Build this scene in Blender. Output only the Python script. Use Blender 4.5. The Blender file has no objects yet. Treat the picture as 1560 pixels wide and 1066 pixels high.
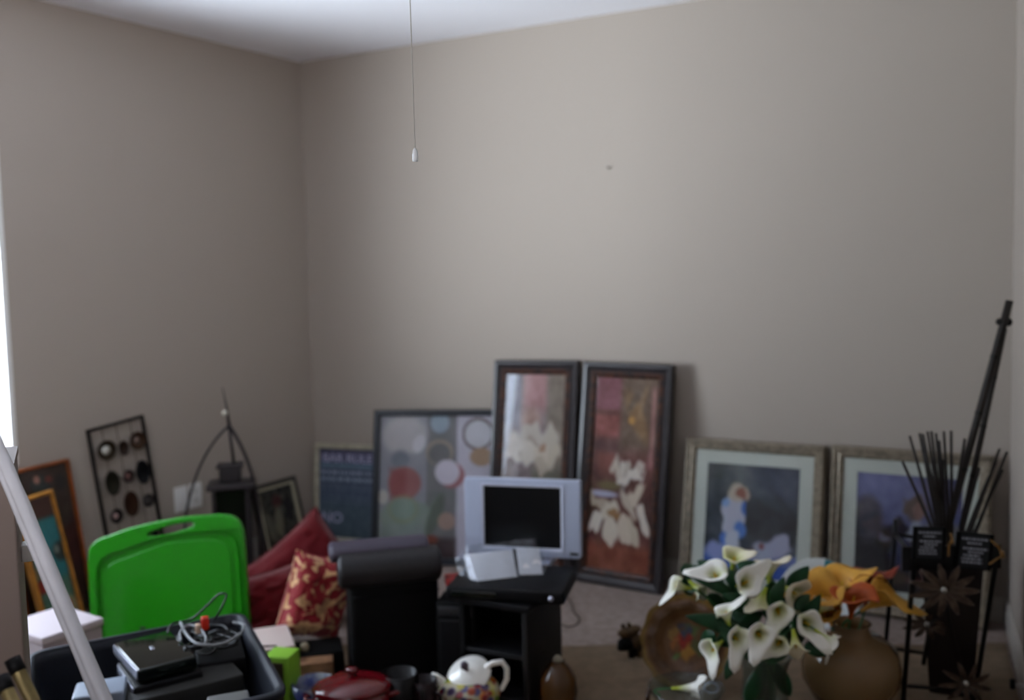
import bpy, bmesh, math, random
import numpy as np
from mathutils import Vector, Matrix, noise as mnoise
random.seed(7)
S = bpy.context.scene
COL = S.collection
PI = math.pi

# ------------------------------------------------------------------ camera, world, light, exposure
F_PX, CAM_H, IMG_W = 1450.0, 1.325, 1560.0
pitch = math.atan(110 / F_PX)
roll = math.radians(1.38)
Fv = Vector((0, math.cos(pitch), -math.sin(pitch)))
R0 = Vector((1, 0, 0)); U0 = Vector((0, math.sin(pitch), math.cos(pitch)))
Rv = R0 * math.cos(roll) - U0 * math.sin(roll)
Uv = R0 * math.sin(roll) + U0 * math.cos(roll)
CAM = Vector((0, 0, CAM_H))
cd = bpy.data.cameras.new('camera'); cam = bpy.data.objects.new('camera', cd); COL.objects.link(cam)
M = Matrix((Rv, Uv, -Fv)).transposed().to_4x4(); M.translation = CAM
cam.matrix_world = M
cd.sensor_fit = 'HORIZONTAL'; cd.sensor_width = 36.0; cd.lens = 36.0 * F_PX / IMG_W
cd.clip_start = 0.02; cd.clip_end = 60
cd.dof.use_dof = True; cd.dof.focus_distance = 1.7; cd.dof.aperture_fstop = 2.1
S.camera = cam
S.view_settings.view_transform = 'Standard'; S.view_settings.look = 'None'
S.view_settings.exposure = 0.0; S.view_settings.gamma = 1.0
S.view_settings.use_curve_mapping = False
S.cycles.max_bounces = 10; S.cycles.diffuse_bounces = 6; S.cycles.transparent_max_bounces = 12
S.cycles.caustics_reflective = False; S.cycles.caustics_refractive = False
S.cycles.sample_clamp_indirect = 6
W = bpy.data.worlds.new('daylight'); S.world = W; W.use_nodes = True
W.node_tree.nodes['Background'].inputs[0].default_value = (0.80, 0.89, 1.0, 1)
W.node_tree.nodes['Background'].inputs[1].default_value = 11.5

# room plan (metres): left and back wall meet in CL, back and right wall in CR
CL = Vector((-1.0406, 4.929, 0)); CR = Vector((1.8233, 3.461, 0)); CEIL = 2.44
dB = (CR - CL).normalized(); dL = Vector((-0.5488, -0.8359, 0)).normalized()
dR = Vector((-0.4276, -1.0, 0)).normalized()
L2 = CL + dL * 5.6; R2 = CR + dR * 4.5
nB = Vector((dB.y, -dB.x, 0)); nL = Vector((-dL.y, dL.x, 0)); nR = Vector((dR.y, -dR.x, 0))
WIN0, WIN1, WINZ0, WINZ1 = 1.572, 3.35, 0.655, 1.98

def area(name, loc, direction, sx, sy, power, color):
    l = bpy.data.lights.new(name, 'AREA'); l.shape = 'RECTANGLE'; l.size = sx; l.size_y = sy
    l.energy = power; l.color = color
    o = bpy.data.objects.new(name, l); COL.objects.link(o); o.location = loc
    o.rotation_euler = Vector(direction).to_track_quat('-Z', 'Y').to_euler()
    return o
# daylight reflected up through the window from the bright ground outside
gl = CL + dL * 5.0 - nL * 1.3 + Vector((0, 0, 0.30))
gt = CL + dB * 1.5 + Vector((0, 0, 2.0))
area('ground_bounce', gl, gt - gl, 3.0, 1.4, 800, (0.90, 0.96, 0.98))
fill = area('soft_fill', (-0.9, -0.1, 1.6), (-1.5, 4.0, 0.9), 1.2, 1.2, 16, (0.97, 0.95, 1.0))  # added soft fill lamp behind the camera, with no real source there
fill.data.spread = math.radians(105)

# ------------------------------------------------------------------ helpers
def ray(x, y): return Fv + Rv * ((x - 780) / F_PX) + Uv * ((533 - y) / F_PX)
def at(x, y, Y): d = ray(x, y); return CAM + d * (Y / d.y)
def atz(x, y, z): d = ray(x, y); return CAM + d * ((z - CAM_H) / d.z)
def lin(c):
    return tuple(((v / 255) / 12.92 if v / 255 <= 0.04045 else ((v / 255 + 0.055) / 1.055) ** 2.4) for v in c[:3])

class MB:
    def __init__(s): s.v = []; s.f = []; s.sm = []
    def add(s, vs, fs, smooth=False, mat=None):
        b = len(s.v)
        for p in vs:
            p = Vector(p); s.v.append(mat @ p if mat else p)
        for f in fs: s.f.append([b + i for i in f]); s.sm.append(smooth)
        return s
    def box(s, x0, x1, y0, y1, z0, z1, mat=None):
        vs = [(x, y, z) for z in (z0, z1) for y in (y0, y1) for x in (x0, x1)]
        return s.add(vs, [(0, 2, 3, 1), (4, 5, 7, 6), (0, 1, 5, 4), (2, 6, 7, 3), (0, 4, 6, 2), (1, 3, 7, 5)], False, mat)
    def rbox(s, x0, x1, y0, y1, z0, z1, b=0.01, mat=None, seg=2):
        bm = bmesh.new(); bmesh.ops.create_cube(bm, size=1)
        for v in bm.verts:
            v.co = Vector(((x0 + x1) / 2 + v.co.x * (x1 - x0), (y0 + y1) / 2 + v.co.y * (y1 - y0), (z0 + z1) / 2 + v.co.z * (z1 - z0)))
        bmesh.ops.bevel(bm, geom=list(bm.edges), offset=b, segments=seg, profile=0.6, affect='EDGES')
        bm.verts.index_update()
        s.add([v.co.copy() for v in bm.verts], [[v.index for v in f.verts] for f in bm.faces], True, mat); bm.free(); return s
    def tube(s, pts, r, n=8, cap=True, mat=None):
        pts = [Vector(p) for p in pts]; rs = r if isinstance(r, (list, tuple)) else [r] * len(pts)
        vs = []; fs = []; ref = None
        for i, p in enumerate(pts):
            t = (pts[min(i + 1, len(pts) - 1)] - pts[max(i - 1, 0)]).normalized()
            if ref is None:
                ref = t.orthogonal().normalized()
            ref = (ref - t * ref.dot(t)).normalized(); w = t.cross(ref)
            for k in range(n):
                a = 2 * PI * k / n; vs.append(p + (ref * math.cos(a) + w * math.sin(a)) * rs[i])
        for i in range(len(pts) - 1):
            for k in range(n):
                fs.append((i * n + k, i * n + (k + 1) % n, (i + 1) * n + (k + 1) % n, (i + 1) * n + k))
        if cap:
            fs.append(list(range(n))[::-1]); fs.append([(len(pts) - 1) * n + k for k in range(n)])
        return s.add(vs, fs, True, mat)
    def lathe(s, prof, n=32, sx=1, sy=1, mat=None, cap=True, fn=None):
        vs = []; fs = []
        for (r, z) in prof:
            for k in range(n):
                a = 2 * PI * k / n; q = fn(a, r, z) if fn else (r, z)
                vs.append((q[0] * math.cos(a) * sx, q[0] * math.sin(a) * sy, q[1]))
        for i in range(len(prof) - 1):
            for k in range(n):
                fs.append((i * n + k, i * n + (k + 1) % n, (i + 1) * n + (k + 1) % n, (i + 1) * n + k))
        if cap:
            if prof[0][0] > 1e-5: fs.append(list(range(n))[::-1])
            if prof[-1][0] > 1e-5: fs.append([(len(prof) - 1) * n + k for k in range(n)])
        return s.add(vs, fs, True, mat)
    def ball(s, c, r, n=12, sx=1, sy=1, sz=1, mat=None):
        prof = [(max(1e-4, r * math.sin(PI * i / n)), -r * math.cos(PI * i / n) * sz) for i in range(n + 1)]
        m = Matrix.Translation(Vector(c)); m = mat @ m if mat else m
        return s.lathe(prof, n * 2, sx, sy, m, False)
    def surf(s, fn, nu, nv, closed=False, mat=None):
        vs = [fn(i / nu, j / nv) for j in range(nv + 1) for i in range(nu + (0 if closed else 1))]
        w = nu if closed else nu + 1; fs = []
        for j in range(nv):
            for i in range(nu):
                i2 = (i + 1) % w; fs.append((j * w + i, j * w + i2, (j + 1) * w + i2, (j + 1) * w + i))
        return s.add(vs, fs, True, mat)
    def build(s, name, mat, parent=None, mods=None):
        me = bpy.data.meshes.new(name); me.from_pydata([tuple(v) for v in s.v], [], s.f)
        me.polygons.foreach_set('use_smooth', s.sm); me.validate()
        bm = bmesh.new(); bm.from_mesh(me); bmesh.ops.recalc_face_normals(bm, faces=bm.faces); bm.to_mesh(me); bm.free()
        me.update()
        o = bpy.data.objects.new(name, me); COL.objects.link(o)
        if mat: me.materials.append(mat)
        if parent: o.parent = parent
        if mods: mods(o)
        return o

def solidify(t, sub=0, off=0):
    def f(o):
        m = o.modifiers.new('thickness', 'SOLIDIFY'); m.thickness = t; m.offset = off
        if sub:
            q = o.modifiers.new('smooth', 'SUBSURF'); q.levels = sub; q.render_levels = sub
    return f
def tag(o, label=None, cat=None, group=None, kind=None):
    if label: o['label'] = label
    if cat: o['category'] = cat
    if group: o['group'] = group
    if kind: o['kind'] = kind
    return o
def thing(name, loc, rz=0, label=None, cat=None, group=None, mat=None):
    o = bpy.data.objects.new(name, None); COL.objects.link(o); o.empty_display_size = 0.05
    if mat is not None: o.matrix_world = mat
    else: o.location = loc; o.rotation_euler = (0, 0, rz)
    return tag(o, label, cat, group)
def frame_mat(v):
    """matrix of a leaning rectangle: origin at the middle of its bottom edge, x right, y back, z up its face"""
    X, Y, Z, psi, th, ph, w, h = v
    rr = Vector((math.cos(psi), math.sin(psi), 0)); n0 = Vector((math.sin(psi), -math.cos(psi), 0)); z = Vector((0, 0, 1))
    u = z * math.cos(th) - n0 * math.sin(th)
    r2 = rr * math.cos(ph) + u * math.sin(ph); u2 = u * math.cos(ph) - rr * math.sin(ph)
    back = u2.cross(r2)
    m = Matrix((r2, back, u2)).transposed().to_4x4(); m.translation = Vector((X, Y, Z)) - u2 * h / 2
    return m
def axes(x, y, z, o=(0, 0, 0)):
    m = Matrix((Vector(x).normalized(), Vector(y).normalized(), Vector(z).normalized())).transposed().to_4x4(); m.translation = Vector(o); return m

def mat(name, col, rough=0.6, metal=0.0, spec=0.4, bump=0.0, bscale=60, vary=0.0, vscale=8, col2=None, coat=0.0, sheen=0.0, trans=0.0, ior=1.45, alpha=1.0, sub=0.0):
    m = bpy.data.materials.new(name); m.use_nodes = True; nt = m.node_tree; b = nt.nodes['Principled BSDF']
    c = lin(col); b.inputs['Base Color'].default_value = (*c, 1); b.inputs['Roughness'].default_value = rough
    b.inputs['Metallic'].default_value = metal; b.inputs['Specular IOR Level'].default_value = spec
    b.inputs['Coat Weight'].default_value = coat; b.inputs['Sheen Weight'].default_value = sheen
    b.inputs['Transmission Weight'].default_value = trans; b.inputs['IOR'].default_value = ior; b.inputs['Alpha'].default_value = alpha
    b.inputs['Coat Roughness'].default_value = 0.08
    tc = nt.nodes.new('ShaderNodeTexCoord')
    if bump:
        n = nt.nodes.new('ShaderNodeTexNoise'); n.inputs['Scale'].default_value = bscale; n.inputs['Detail'].default_value = 5
        bp = nt.nodes.new('ShaderNodeBump'); bp.inputs['Strength'].default_value = bump; bp.inputs['Distance'].default_value = 0.01
        nt.links.new(tc.outputs['Object'], n.inputs['Vector']); nt.links.new(n.outputs['Fac'], bp.inputs['Height']); nt.links.new(bp.outputs['Normal'], b.inputs['Normal'])
    if vary or col2:
        n = nt.nodes.new('ShaderNodeTexNoise'); n.inputs['Scale'].default_value = vscale; n.inputs['Detail'].default_value = 4
        r = nt.nodes.new('ShaderNodeValToRGB'); e = r.color_ramp.elements
        c2 = lin(col2) if col2 else tuple(v * (1 - vary) for v in c)
        e[0].position = 0.38; e[1].position = 0.62; e[0].color = (*c2, 1); e[1].color = (*c, 1)
        nt.links.new(tc.outputs['Object'], n.inputs['Vector']); nt.links.new(n.outputs['Fac'], r.inputs['Fac']); nt.links.new(r.outputs['Color'], b.inputs['Base Color'])
    return m
def paint_mat(name, rough=0.5, coat=0.0, spec=0.3):
    m = bpy.data.materials.new(name); m.use_nodes = True; nt = m.node_tree; b = nt.nodes['Principled BSDF']
    a = nt.nodes.new('ShaderNodeVertexColor'); a.layer_name = 'print'
    nt.links.new(a.outputs['Color'], b.inputs['Base Color']); b.inputs['Roughness'].default_value = rough
    b.inputs['Coat Weight'].default_value = coat; b.inputs['Specular IOR Level'].default_value = spec
    return m
def glass_mat(name, tint=(255, 255, 255), rough=0.02, body=0.0, bodycol=(120, 90, 60), ior=1.5):
    """thin glass: see-through with a mirror sheen, and optionally some body of its own colour"""
    m = bpy.data.materials.new(name); m.use_nodes = True; nt = m.node_tree; nt.nodes.clear()
    o = nt.nodes.new('ShaderNodeOutputMaterial'); t = nt.nodes.new('ShaderNodeBsdfTransparent'); g = nt.nodes.new('ShaderNodeBsdfGlossy')
    t.inputs[0].default_value = (*lin(tint), 1); g.inputs['Roughness'].default_value = rough
    lw = nt.nodes.new('ShaderNodeLayerWeight'); lw.inputs[0].default_value = 0.5
    pw = nt.nodes.new('ShaderNodeMath'); pw.operation = 'POWER'; pw.inputs[1].default_value = 5.0; nt.links.new(lw.outputs['Facing'], pw.inputs[0])
    fr = nt.nodes.new('ShaderNodeMath'); fr.operation = 'MULTIPLY_ADD'; fr.inputs[1].default_value = 0.9; fr.inputs[2].default_value = 0.035; nt.links.new(pw.outputs[0], fr.inputs[0])
    mx = nt.nodes.new('ShaderNodeMixShader'); base = t.outputs[0]
    if body:
        d = nt.nodes.new('ShaderNodeBsdfDiffuse'); d.inputs[0].default_value = (*lin(bodycol), 1)
        m2 = nt.nodes.new('ShaderNodeMixShader'); m2.inputs[0].default_value = body
        nt.links.new(t.outputs[0], m2.inputs[1]); nt.links.new(d.outputs[0], m2.inputs[2]); base = m2.outputs[0]
    nt.links.new(fr.outputs[0], mx.inputs[0]); nt.links.new(base, mx.inputs[1]); nt.links.new(g.outputs[0], mx.inputs[2]); nt.links.new(mx.outputs[0], o.inputs[0])
    return m
def color_mesh(o, fn):
    """flat print: one colour per vertex, fn(co array) -> rgb 0..255"""
    me = o.data; n = len(me.vertices); co = np.empty(n * 3); me.vertices.foreach_get('co', co); co = co.reshape(n, 3)
    c = np.clip(fn(co), 0, 255) / 255; c = np.where(c <= 0.04045, c / 12.92, ((c + 0.055) / 1.055) ** 2.4)
    at_ = me.color_attributes.new('print', 'FLOAT_COLOR', 'POINT'); at_.data.foreach_set('color', np.hstack([c, np.ones((n, 1))]).ravel())
def ell(rgb, u, v, cx, cy, rx, ry, col, ang=0, soft=0.12, op=1.0):
    a = math.radians(ang); dx = u - cx; dy = v - cy
    x = (dx * math.cos(a) + dy * math.sin(a)) / rx; y = (-dx * math.sin(a) + dy * math.cos(a)) / ry
    d = np.sqrt(x * x + y * y); k = np.clip((1 - d) / soft + 0.5, 0, 1)[:, None] * op
    return rgb * (1 - k) + np.array(col, float) * k
def warp(u, v, s, amp, sd=0.0):
    du = vnoise(u, v, s, 50 + sd)[:, 0] * amp; dv = vnoise(u, v, s, 70 + sd)[:, 0] * amp
    return u + du, v + dv
def rect(rgb, u, v, x0, x1, y0, y1, col, op=1.0, soft=0.01):
    k = np.clip(np.minimum(np.minimum(u - x0, x1 - u), np.minimum(v - y0, y1 - v)) / soft + 0.5, 0, 1)[:, None] * op
    return rgb * (1 - k) + np.array(col, float) * k
def vnoise(u, v, s, seed=0.0, amp=1.0):
    return np.array([mnoise.noise(Vector((a * s, b * s, seed))) for a, b in zip(u, v)])[:, None] * amp
def print_panel(parent, name, w, h, z0, y, fn, material, nx=60, ny=80, aspect=None, x0=0.0):
    """flat picture, w wide, h tall, its bottom at z0, u to the right and v downwards"""
    m = MB(); m.surf(lambda i, j: (x0 - w / 2 + w * i, y, z0 + h * (1 - j)), nx, ny)
    o = m.build(name, material, parent)
    color_mesh(o, lambda co: fn((co[:, 0] - x0 + w / 2) / w, 1 - (co[:, 2] - z0) / h))
    return o
def moulding(w, h, prof, mat=None):
    """mitred frame; prof = [(inset, y)] around the section, y negative towards the viewer"""
    m = MB(); vs = []; k = len(prof)
    for (sx, sz) in ((-1, 0), (1, 0), (1, 1), (-1, 1)):
        for (i, y) in prof: vs.append((sx * (w / 2 - i), y, i if sz == 0 else h - i))
    fs = []
    for c in range(4):
        for j in range(k):
            a = c * k + j; b = c * k + (j + 1) % k; c2 = ((c + 1) % 4) * k
            fs.append((a, b, c2 + (j + 1) % k, c2 + j))
    return m.add(vs, fs)
def plate2d(loops, thick, bevel=0.0, res=3):
    """outline with holes -> MB (x, z plane; thickness along y)"""
    cu = bpy.data.curves.new('tmp', 'CURVE'); cu.dimensions = '2D'; cu.fill_mode = 'BOTH'; cu.extrude = max(1e-4, thick / 2 - bevel); cu.bevel_depth = bevel; cu.bevel_resolution = res; cu.offset = -bevel
    for lp in loops:
        sp = cu.splines.new('POLY'); sp.points.add(len(lp) - 1)
        for p, q in zip(sp.points, lp): p.co = (q[0], q[1], 0, 1)
        sp.use_cyclic_u = True
    ob = bpy.data.objects.new('tmp', cu); COL.objects.link(ob); dg = bpy.context.evaluated_depsgraph_get()
    me = bpy.data.meshes.new_from_object(ob.evaluated_get(dg)); m = MB()
    m.add([(v.co.x, -v.co.z, v.co.y) for v in me.vertices], [list(p.vertices) for p in me.polygons], False)
    bpy.data.objects.remove(ob); bpy.data.curves.remove(cu); bpy.data.meshes.remove(me)
    return m
def rrect(x0, x1, z0, z1, r, n=8, rb=None):
    rb = r if rb is None else rb; out = []
    for (cx, cz, a0, rr) in ((x1 - r, z1 - r, 0, r), (x0 + r, z1 - r, 90, r), (x0 + rb, z0 + rb, 180, rb), (x1 - rb, z0 + rb, 270, rb)):
        for i in range(n + 1):
            a = math.radians(a0 + 90 * i / n); out.append((cx + rr * math.cos(a), cz + rr * math.sin(a)))
    return out

# ------------------------------------------------------------------ room
m_wall = mat('wall_paint', (164, 154, 144), 0.75, spec=0.2, bump=0.05, bscale=180)
m_ceil = mat('ceiling_paint', (240, 240, 246), 0.85, spec=0.1, bump=0.08, bscale=120)
m_carpet = mat('carpet', (168, 152, 144), 0.95, spec=0.05, bump=0.7, bscale=420, vary=0.2, vscale=30)
m_trim = mat('trim_paint', (186, 180, 172), 0.45)
m_white = mat('white_plastic', (225, 225, 222), 0.4)
m_black = mat('black_plastic', (10, 10, 12), 0.5, spec=0.2)
m_blackmat = mat('matt_black_wood', (7, 7, 7), 0.7, spec=0.15)
def slab(name, poly, z0, z1, m):
    b = MB(); n = len(poly); vs = [(p[0], p[1], z0) for p in poly] + [(p[0], p[1], z1) for p in poly]
    fs = [list(range(n))[::-1], [n + i for i in range(n)]] + [(i, (i + 1) % n, n + (i + 1) % n, n + i) for i in range(n)]
    return tag(b.add(vs, fs).build(name, m), kind='structure')
def out(p, d1, d2): return Vector(p) + d1 + d2
o4 = [CL - nL * .1 - nB * .1, CR - nB * .1 - nR * .1 * 0 + Vector((.12, 0, 0)), R2 + Vector((.15, -.2, 0)), L2 + Vector((-.2, -.1, 0))]
slab('floor', o4, -0.08, 0.0, m_carpet); slab('ceiling', o4, CEIL, CEIL + 0.08, m_ceil)
def wallbox(mb, A, d, n, t0, t1, z0, z1, th=0.1):
    """piece of wall from A along d, its room face on the line, thickness behind it"""
    m = axes(d, -n, (0, 0, 1), A); mb.box(t0, t1, 0, th, z0, z1, m)
mb = MB(); wallbox(mb, CL, dB, nB, -0.1, (CR - CL).length + 0.1, 0, CEIL)
tag(mb.build('wall_back', m_wall), kind='structure')
mb = MB()
for a in ((0, WIN0, 0, CEIL), (WIN1, 5.6, 0, CEIL), (WIN0, WIN1, 0, WINZ0), (WIN0, WIN1, WINZ1, CEIL)): wallbox(mb, CL, dL, nL, *a, th=0.12)
tag(mb.build('wall_left', m_wall), kind='structure')
if nR.dot(Vector((0, 0, 0)) - CR) < 0: nR = -nR
mb = MB(); wallbox(mb, CR, dR, nR, 0, 4.5, 0, CEIL); tag(mb.build('wall_right', m_wall), kind='structure')
dF = (R2 - L2).normalized(); nF = Vector((-dF.y, dF.x, 0))
mb = MB(); wallbox(mb, L2, dF, nF, 0, (R2 - L2).length, 0, CEIL); tag(mb.build('wall_front', m_wall), kind='structure')
def base(name, A, d, n, t0, t1):
    mm = axes(d, -n, (0, 0, 1), A); b = MB(); b.box(t0, t1, -0.012, 0, 0, 0.075, mm); b.box(t0, t1, -0.008, 0, 0.075, 0.09, mm)
    return tag(b.build(name, m_trim), kind='structure')
base('baseboard_back', CL, dB, nB, 0.014, (CR - CL).length - 0.014); base('baseboard_left', CL, dL, nL, 0.0, 5.5); base('baseboard_right', CR, dR, nR, 0.0, 4.4)
# window
wm = axes(dL, -nL, (0, 0, 1), CL)
win = thing('window_1', (0, 0, 0), mat=wm.copy()); tag(win, kind='structure')
b = MB(); fw = 0.022
b.box(WIN0, WIN0 + fw, 0.002, 0.03, WINZ0, WINZ1); b.box(WIN1 - fw, WIN1, 0.002, 0.03, WINZ0, WINZ1)
b.box(WIN0 + fw, WIN1 - fw, 0.002, 0.03, WINZ0, WINZ0 + fw); b.box(WIN0 + fw, WIN1 - fw, 0.002, 0.03, WINZ1 - fw, WINZ1)
b.build('window_frame', m_white, win)
mid = (WIN0 + WIN1) / 2
MB().box(mid - .02, mid + .02, 0.004, 0.028, WINZ0 + fw, WINZ1 - fw).build('mullion', m_white, win)
MB().box(WIN0 + fw, mid - .02, 0.014, 0.018, WINZ0 + fw, WINZ1 - fw).build('pane', glass_mat('window_glass', (250, 252, 255)), win)
MB().box(mid + .02, WIN1 - fw, 0.014, 0.018, WINZ0 + fw, WINZ1 - fw).build('pane', bpy.data.materials['window_glass'], win)
MB().box(WIN0 + .02, WIN1, -0.02, 0.001, WINZ0 - .015, WINZ0 + 0.003).build('window_sill', m_white, win)

# ------------------------------------------------------------------ small things on walls and ceiling
p = at(632, 246, 1.6)
t = thing('pull_cord', (p.x, p.y, CEIL), 0, 'thin ceiling pull cord with a small white pendant', 'pull cord')
dz = CEIL - p.z
MB().tube([(0, 0, 0), (0, 0, -dz * .5), (0.001, 0, -dz + .02)], 0.0009, 6).build('cord', mat('cord', (190, 186, 178), 0.7), t)
MB().lathe([(.0015, .022), (.0035, .019), (.0048, .012), (.005, .002), (.0042, 0)], 14, mat=Matrix.Translation((0.001, 0, -dz))).build('pendant', mat('pendant_plastic', (235, 238, 238), 0.3, trans=0.0), t)
p = at(906, 250, 4.02); q = p + nB * (-(p - CL).dot(nB))
t = thing('wall_nail', q, 0, 'tiny nail in the bare beige back wall', 'nail')
MB().tube([nB * -.002, nB * .012], .0025, 8).build('shank', mat('nail_steel', (90, 85, 78), .4, metal=.8), t)
MB().tube([nB * .011, nB * .013], .005, 10).build('head', bpy.data.materials['nail_steel'], t)
def left_wall_at(x, y):
    d = ray(x, y); k = (CL - CAM).dot(nL) / d.dot(nL); return CAM + d * k
for (x, y, lab, sw) in ((275, 760, 'white wall plate left of the arched lantern hanger, lower of two', False), (297, 754, 'white outlet plate right beside the lantern hanger, nearer the corner', True)):
    p = left_wall_at(x, y); t = thing('wall_plate', (0, 0, 0), 0, lab, 'outlet', 'wall plates on the left wall', mat=axes(-dL, -nL, (0, 0, 1), p))
    MB().rbox(-.034, .034, -.006, 0, -.057, .057, .003).build('plate', m_white, t)
    if sw:
        for z in (-.021, .021): MB().rbox(-.014, .014, -.0075, -.0055, z - .013, z + .013, .0015).build('socket', mat('socket_plastic', (205, 205, 200), .4), t)
    else: MB().rbox(-.016, .016, -.0085, -.0055, -.03, .03, .002).build('blank_insert', m_white, t)
p = atz(1550, 1043, 0.05); k = (p - CR).dot(nR); p = p - nR * (k - 0.012)
t = thing('door_stop', (p.x, p.y, 0.05), 0, 'round dark rubber door stop low on the right baseboard', 'door stop')
MB().tube([nR * -.001, nR * .022], .006, 10).build('stem', m_trim, t); MB().tube([nR * .022, nR * .036], .016, 16).build('bumper', m_black, t)

# flat brown layer on the carpet, under the foreground things
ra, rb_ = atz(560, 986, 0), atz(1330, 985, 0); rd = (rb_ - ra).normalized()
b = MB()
def sheetf(i, j):
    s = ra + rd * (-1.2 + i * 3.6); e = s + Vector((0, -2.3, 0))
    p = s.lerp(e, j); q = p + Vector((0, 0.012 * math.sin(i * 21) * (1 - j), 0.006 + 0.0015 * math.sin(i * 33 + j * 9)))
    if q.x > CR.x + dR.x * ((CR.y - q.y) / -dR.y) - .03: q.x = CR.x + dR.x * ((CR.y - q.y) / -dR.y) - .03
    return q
b.surf(sheetf, 60, 16)
rug = b.build('floor_sheet', mat('brown_sheet', (142, 124, 104), 0.95, spec=0.05, bump=0.5, bscale=300, vary=0.15, vscale=25), None, solidify(.008, 0, 0))
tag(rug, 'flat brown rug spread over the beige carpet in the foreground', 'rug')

# ------------------------------------------------------------------ pictures
m_glass = glass_mat('picture_glass', (250, 250, 250), 0.03)
m_print = paint_mat('printed_paper', 0.6)
def picture(name, v, label, group, fn, fw, prof, m_frame, trim=None, matw=0, m_mat=None, glass=True, aspect=(50, 70), th=.025, inner=None):
    t = thing(name, (0, 0, 0), 0, label, 'picture', group, mat=frame_mat(v)); w, h = v[6], v[7]
    moulding(w, h, prof).build('frame', m_frame, t)
    MB().box(-w / 2 + fw * .6, w / 2 - fw * .6, th * .72, th * .95, fw * .6, h - fw * .6).build('backing', m_blackmat, t)
    if trim:
        tw, tm, tp = trim
        moulding(w - 2 * (fw - .001), h - 2 * (fw - .001), tp).build('inner_trim', tm, t).location = (0, 0, fw - .001)
        fw += tw
    iw, ih = w - 2 * fw, h - 2 * fw
    if matw:
        a = matw; mo = plate2d([[(-iw / 2, 0), (iw / 2, 0), (iw / 2, ih), (-iw / 2, ih)], [(-iw / 2 + a, a), (-iw / 2 + a, ih - a), (iw / 2 - a, ih - a), (iw / 2 - a, a)]], .002).build('mat_board', m_mat, t)
        mo.location = (0, .008, fw)
        print_panel(t, 'print', iw - 2 * a + .004, ih - 2 * a + .004, fw + a - .002, .0105, fn, m_print, *aspect)
    else:
        print_panel(t, 'print', iw + .006, ih + .006, fw - .003, .0105, fn, m_print, *aspect)
    if glass:
        MB().box(-iw / 2 - .002, iw / 2 + .002, .004, .0055, fw - .002, fw + ih + .002).build('glass', m_glass, t)
    return t

V_TALL2 = [0.455, 4.0231, 0.4744, -0.5522, 0.1528, -0.0099, 0.4213, 0.956]
V_TALL1 = [0.0737, 4.2199, 0.4764, -0.4735, 0.1823, 0.0143, 0.4235, 0.9627]
V_ABS = [-0.378, 4.4037, 0.3579, -0.2519, 0.1906, 0.0154, 0.6263, 0.7201]
V_BAR = [-0.8393, 4.7609, 0.2517, -0.4449, 0.1049, 0.0212, 0.4442, 0.4972]
V_KID1 = [0.9495, 3.7964, 0.3184, -0.4652, 0.1979, -0.01, 0.5685, 0.644]
V_KID2 = [1.4802, 3.5418, 0.3198, -0.4618, 0.1475, -0.0152, 0.5677, 0.6381]
V_ART = [-1.6287, 3.9723, 0.389, 0.9694, 0.0281, 0.109, 0.2643, 0.7534]
V_BIG = [-1.8029, 3.6159, 0.326, 0.9839, 0.1353, 0.0438, 0.2754, 0.6462]
V_TEAL = [-1.757, 3.5234, 0.2812, 0.9855, 0.1517, 0.1084, 0.1591, 0.5545]
V_SMALL = [-1.1528, 4.6141, 0.1752, 1.0553, 0.2297, -0.0, 0.2983, 0.365]

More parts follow.
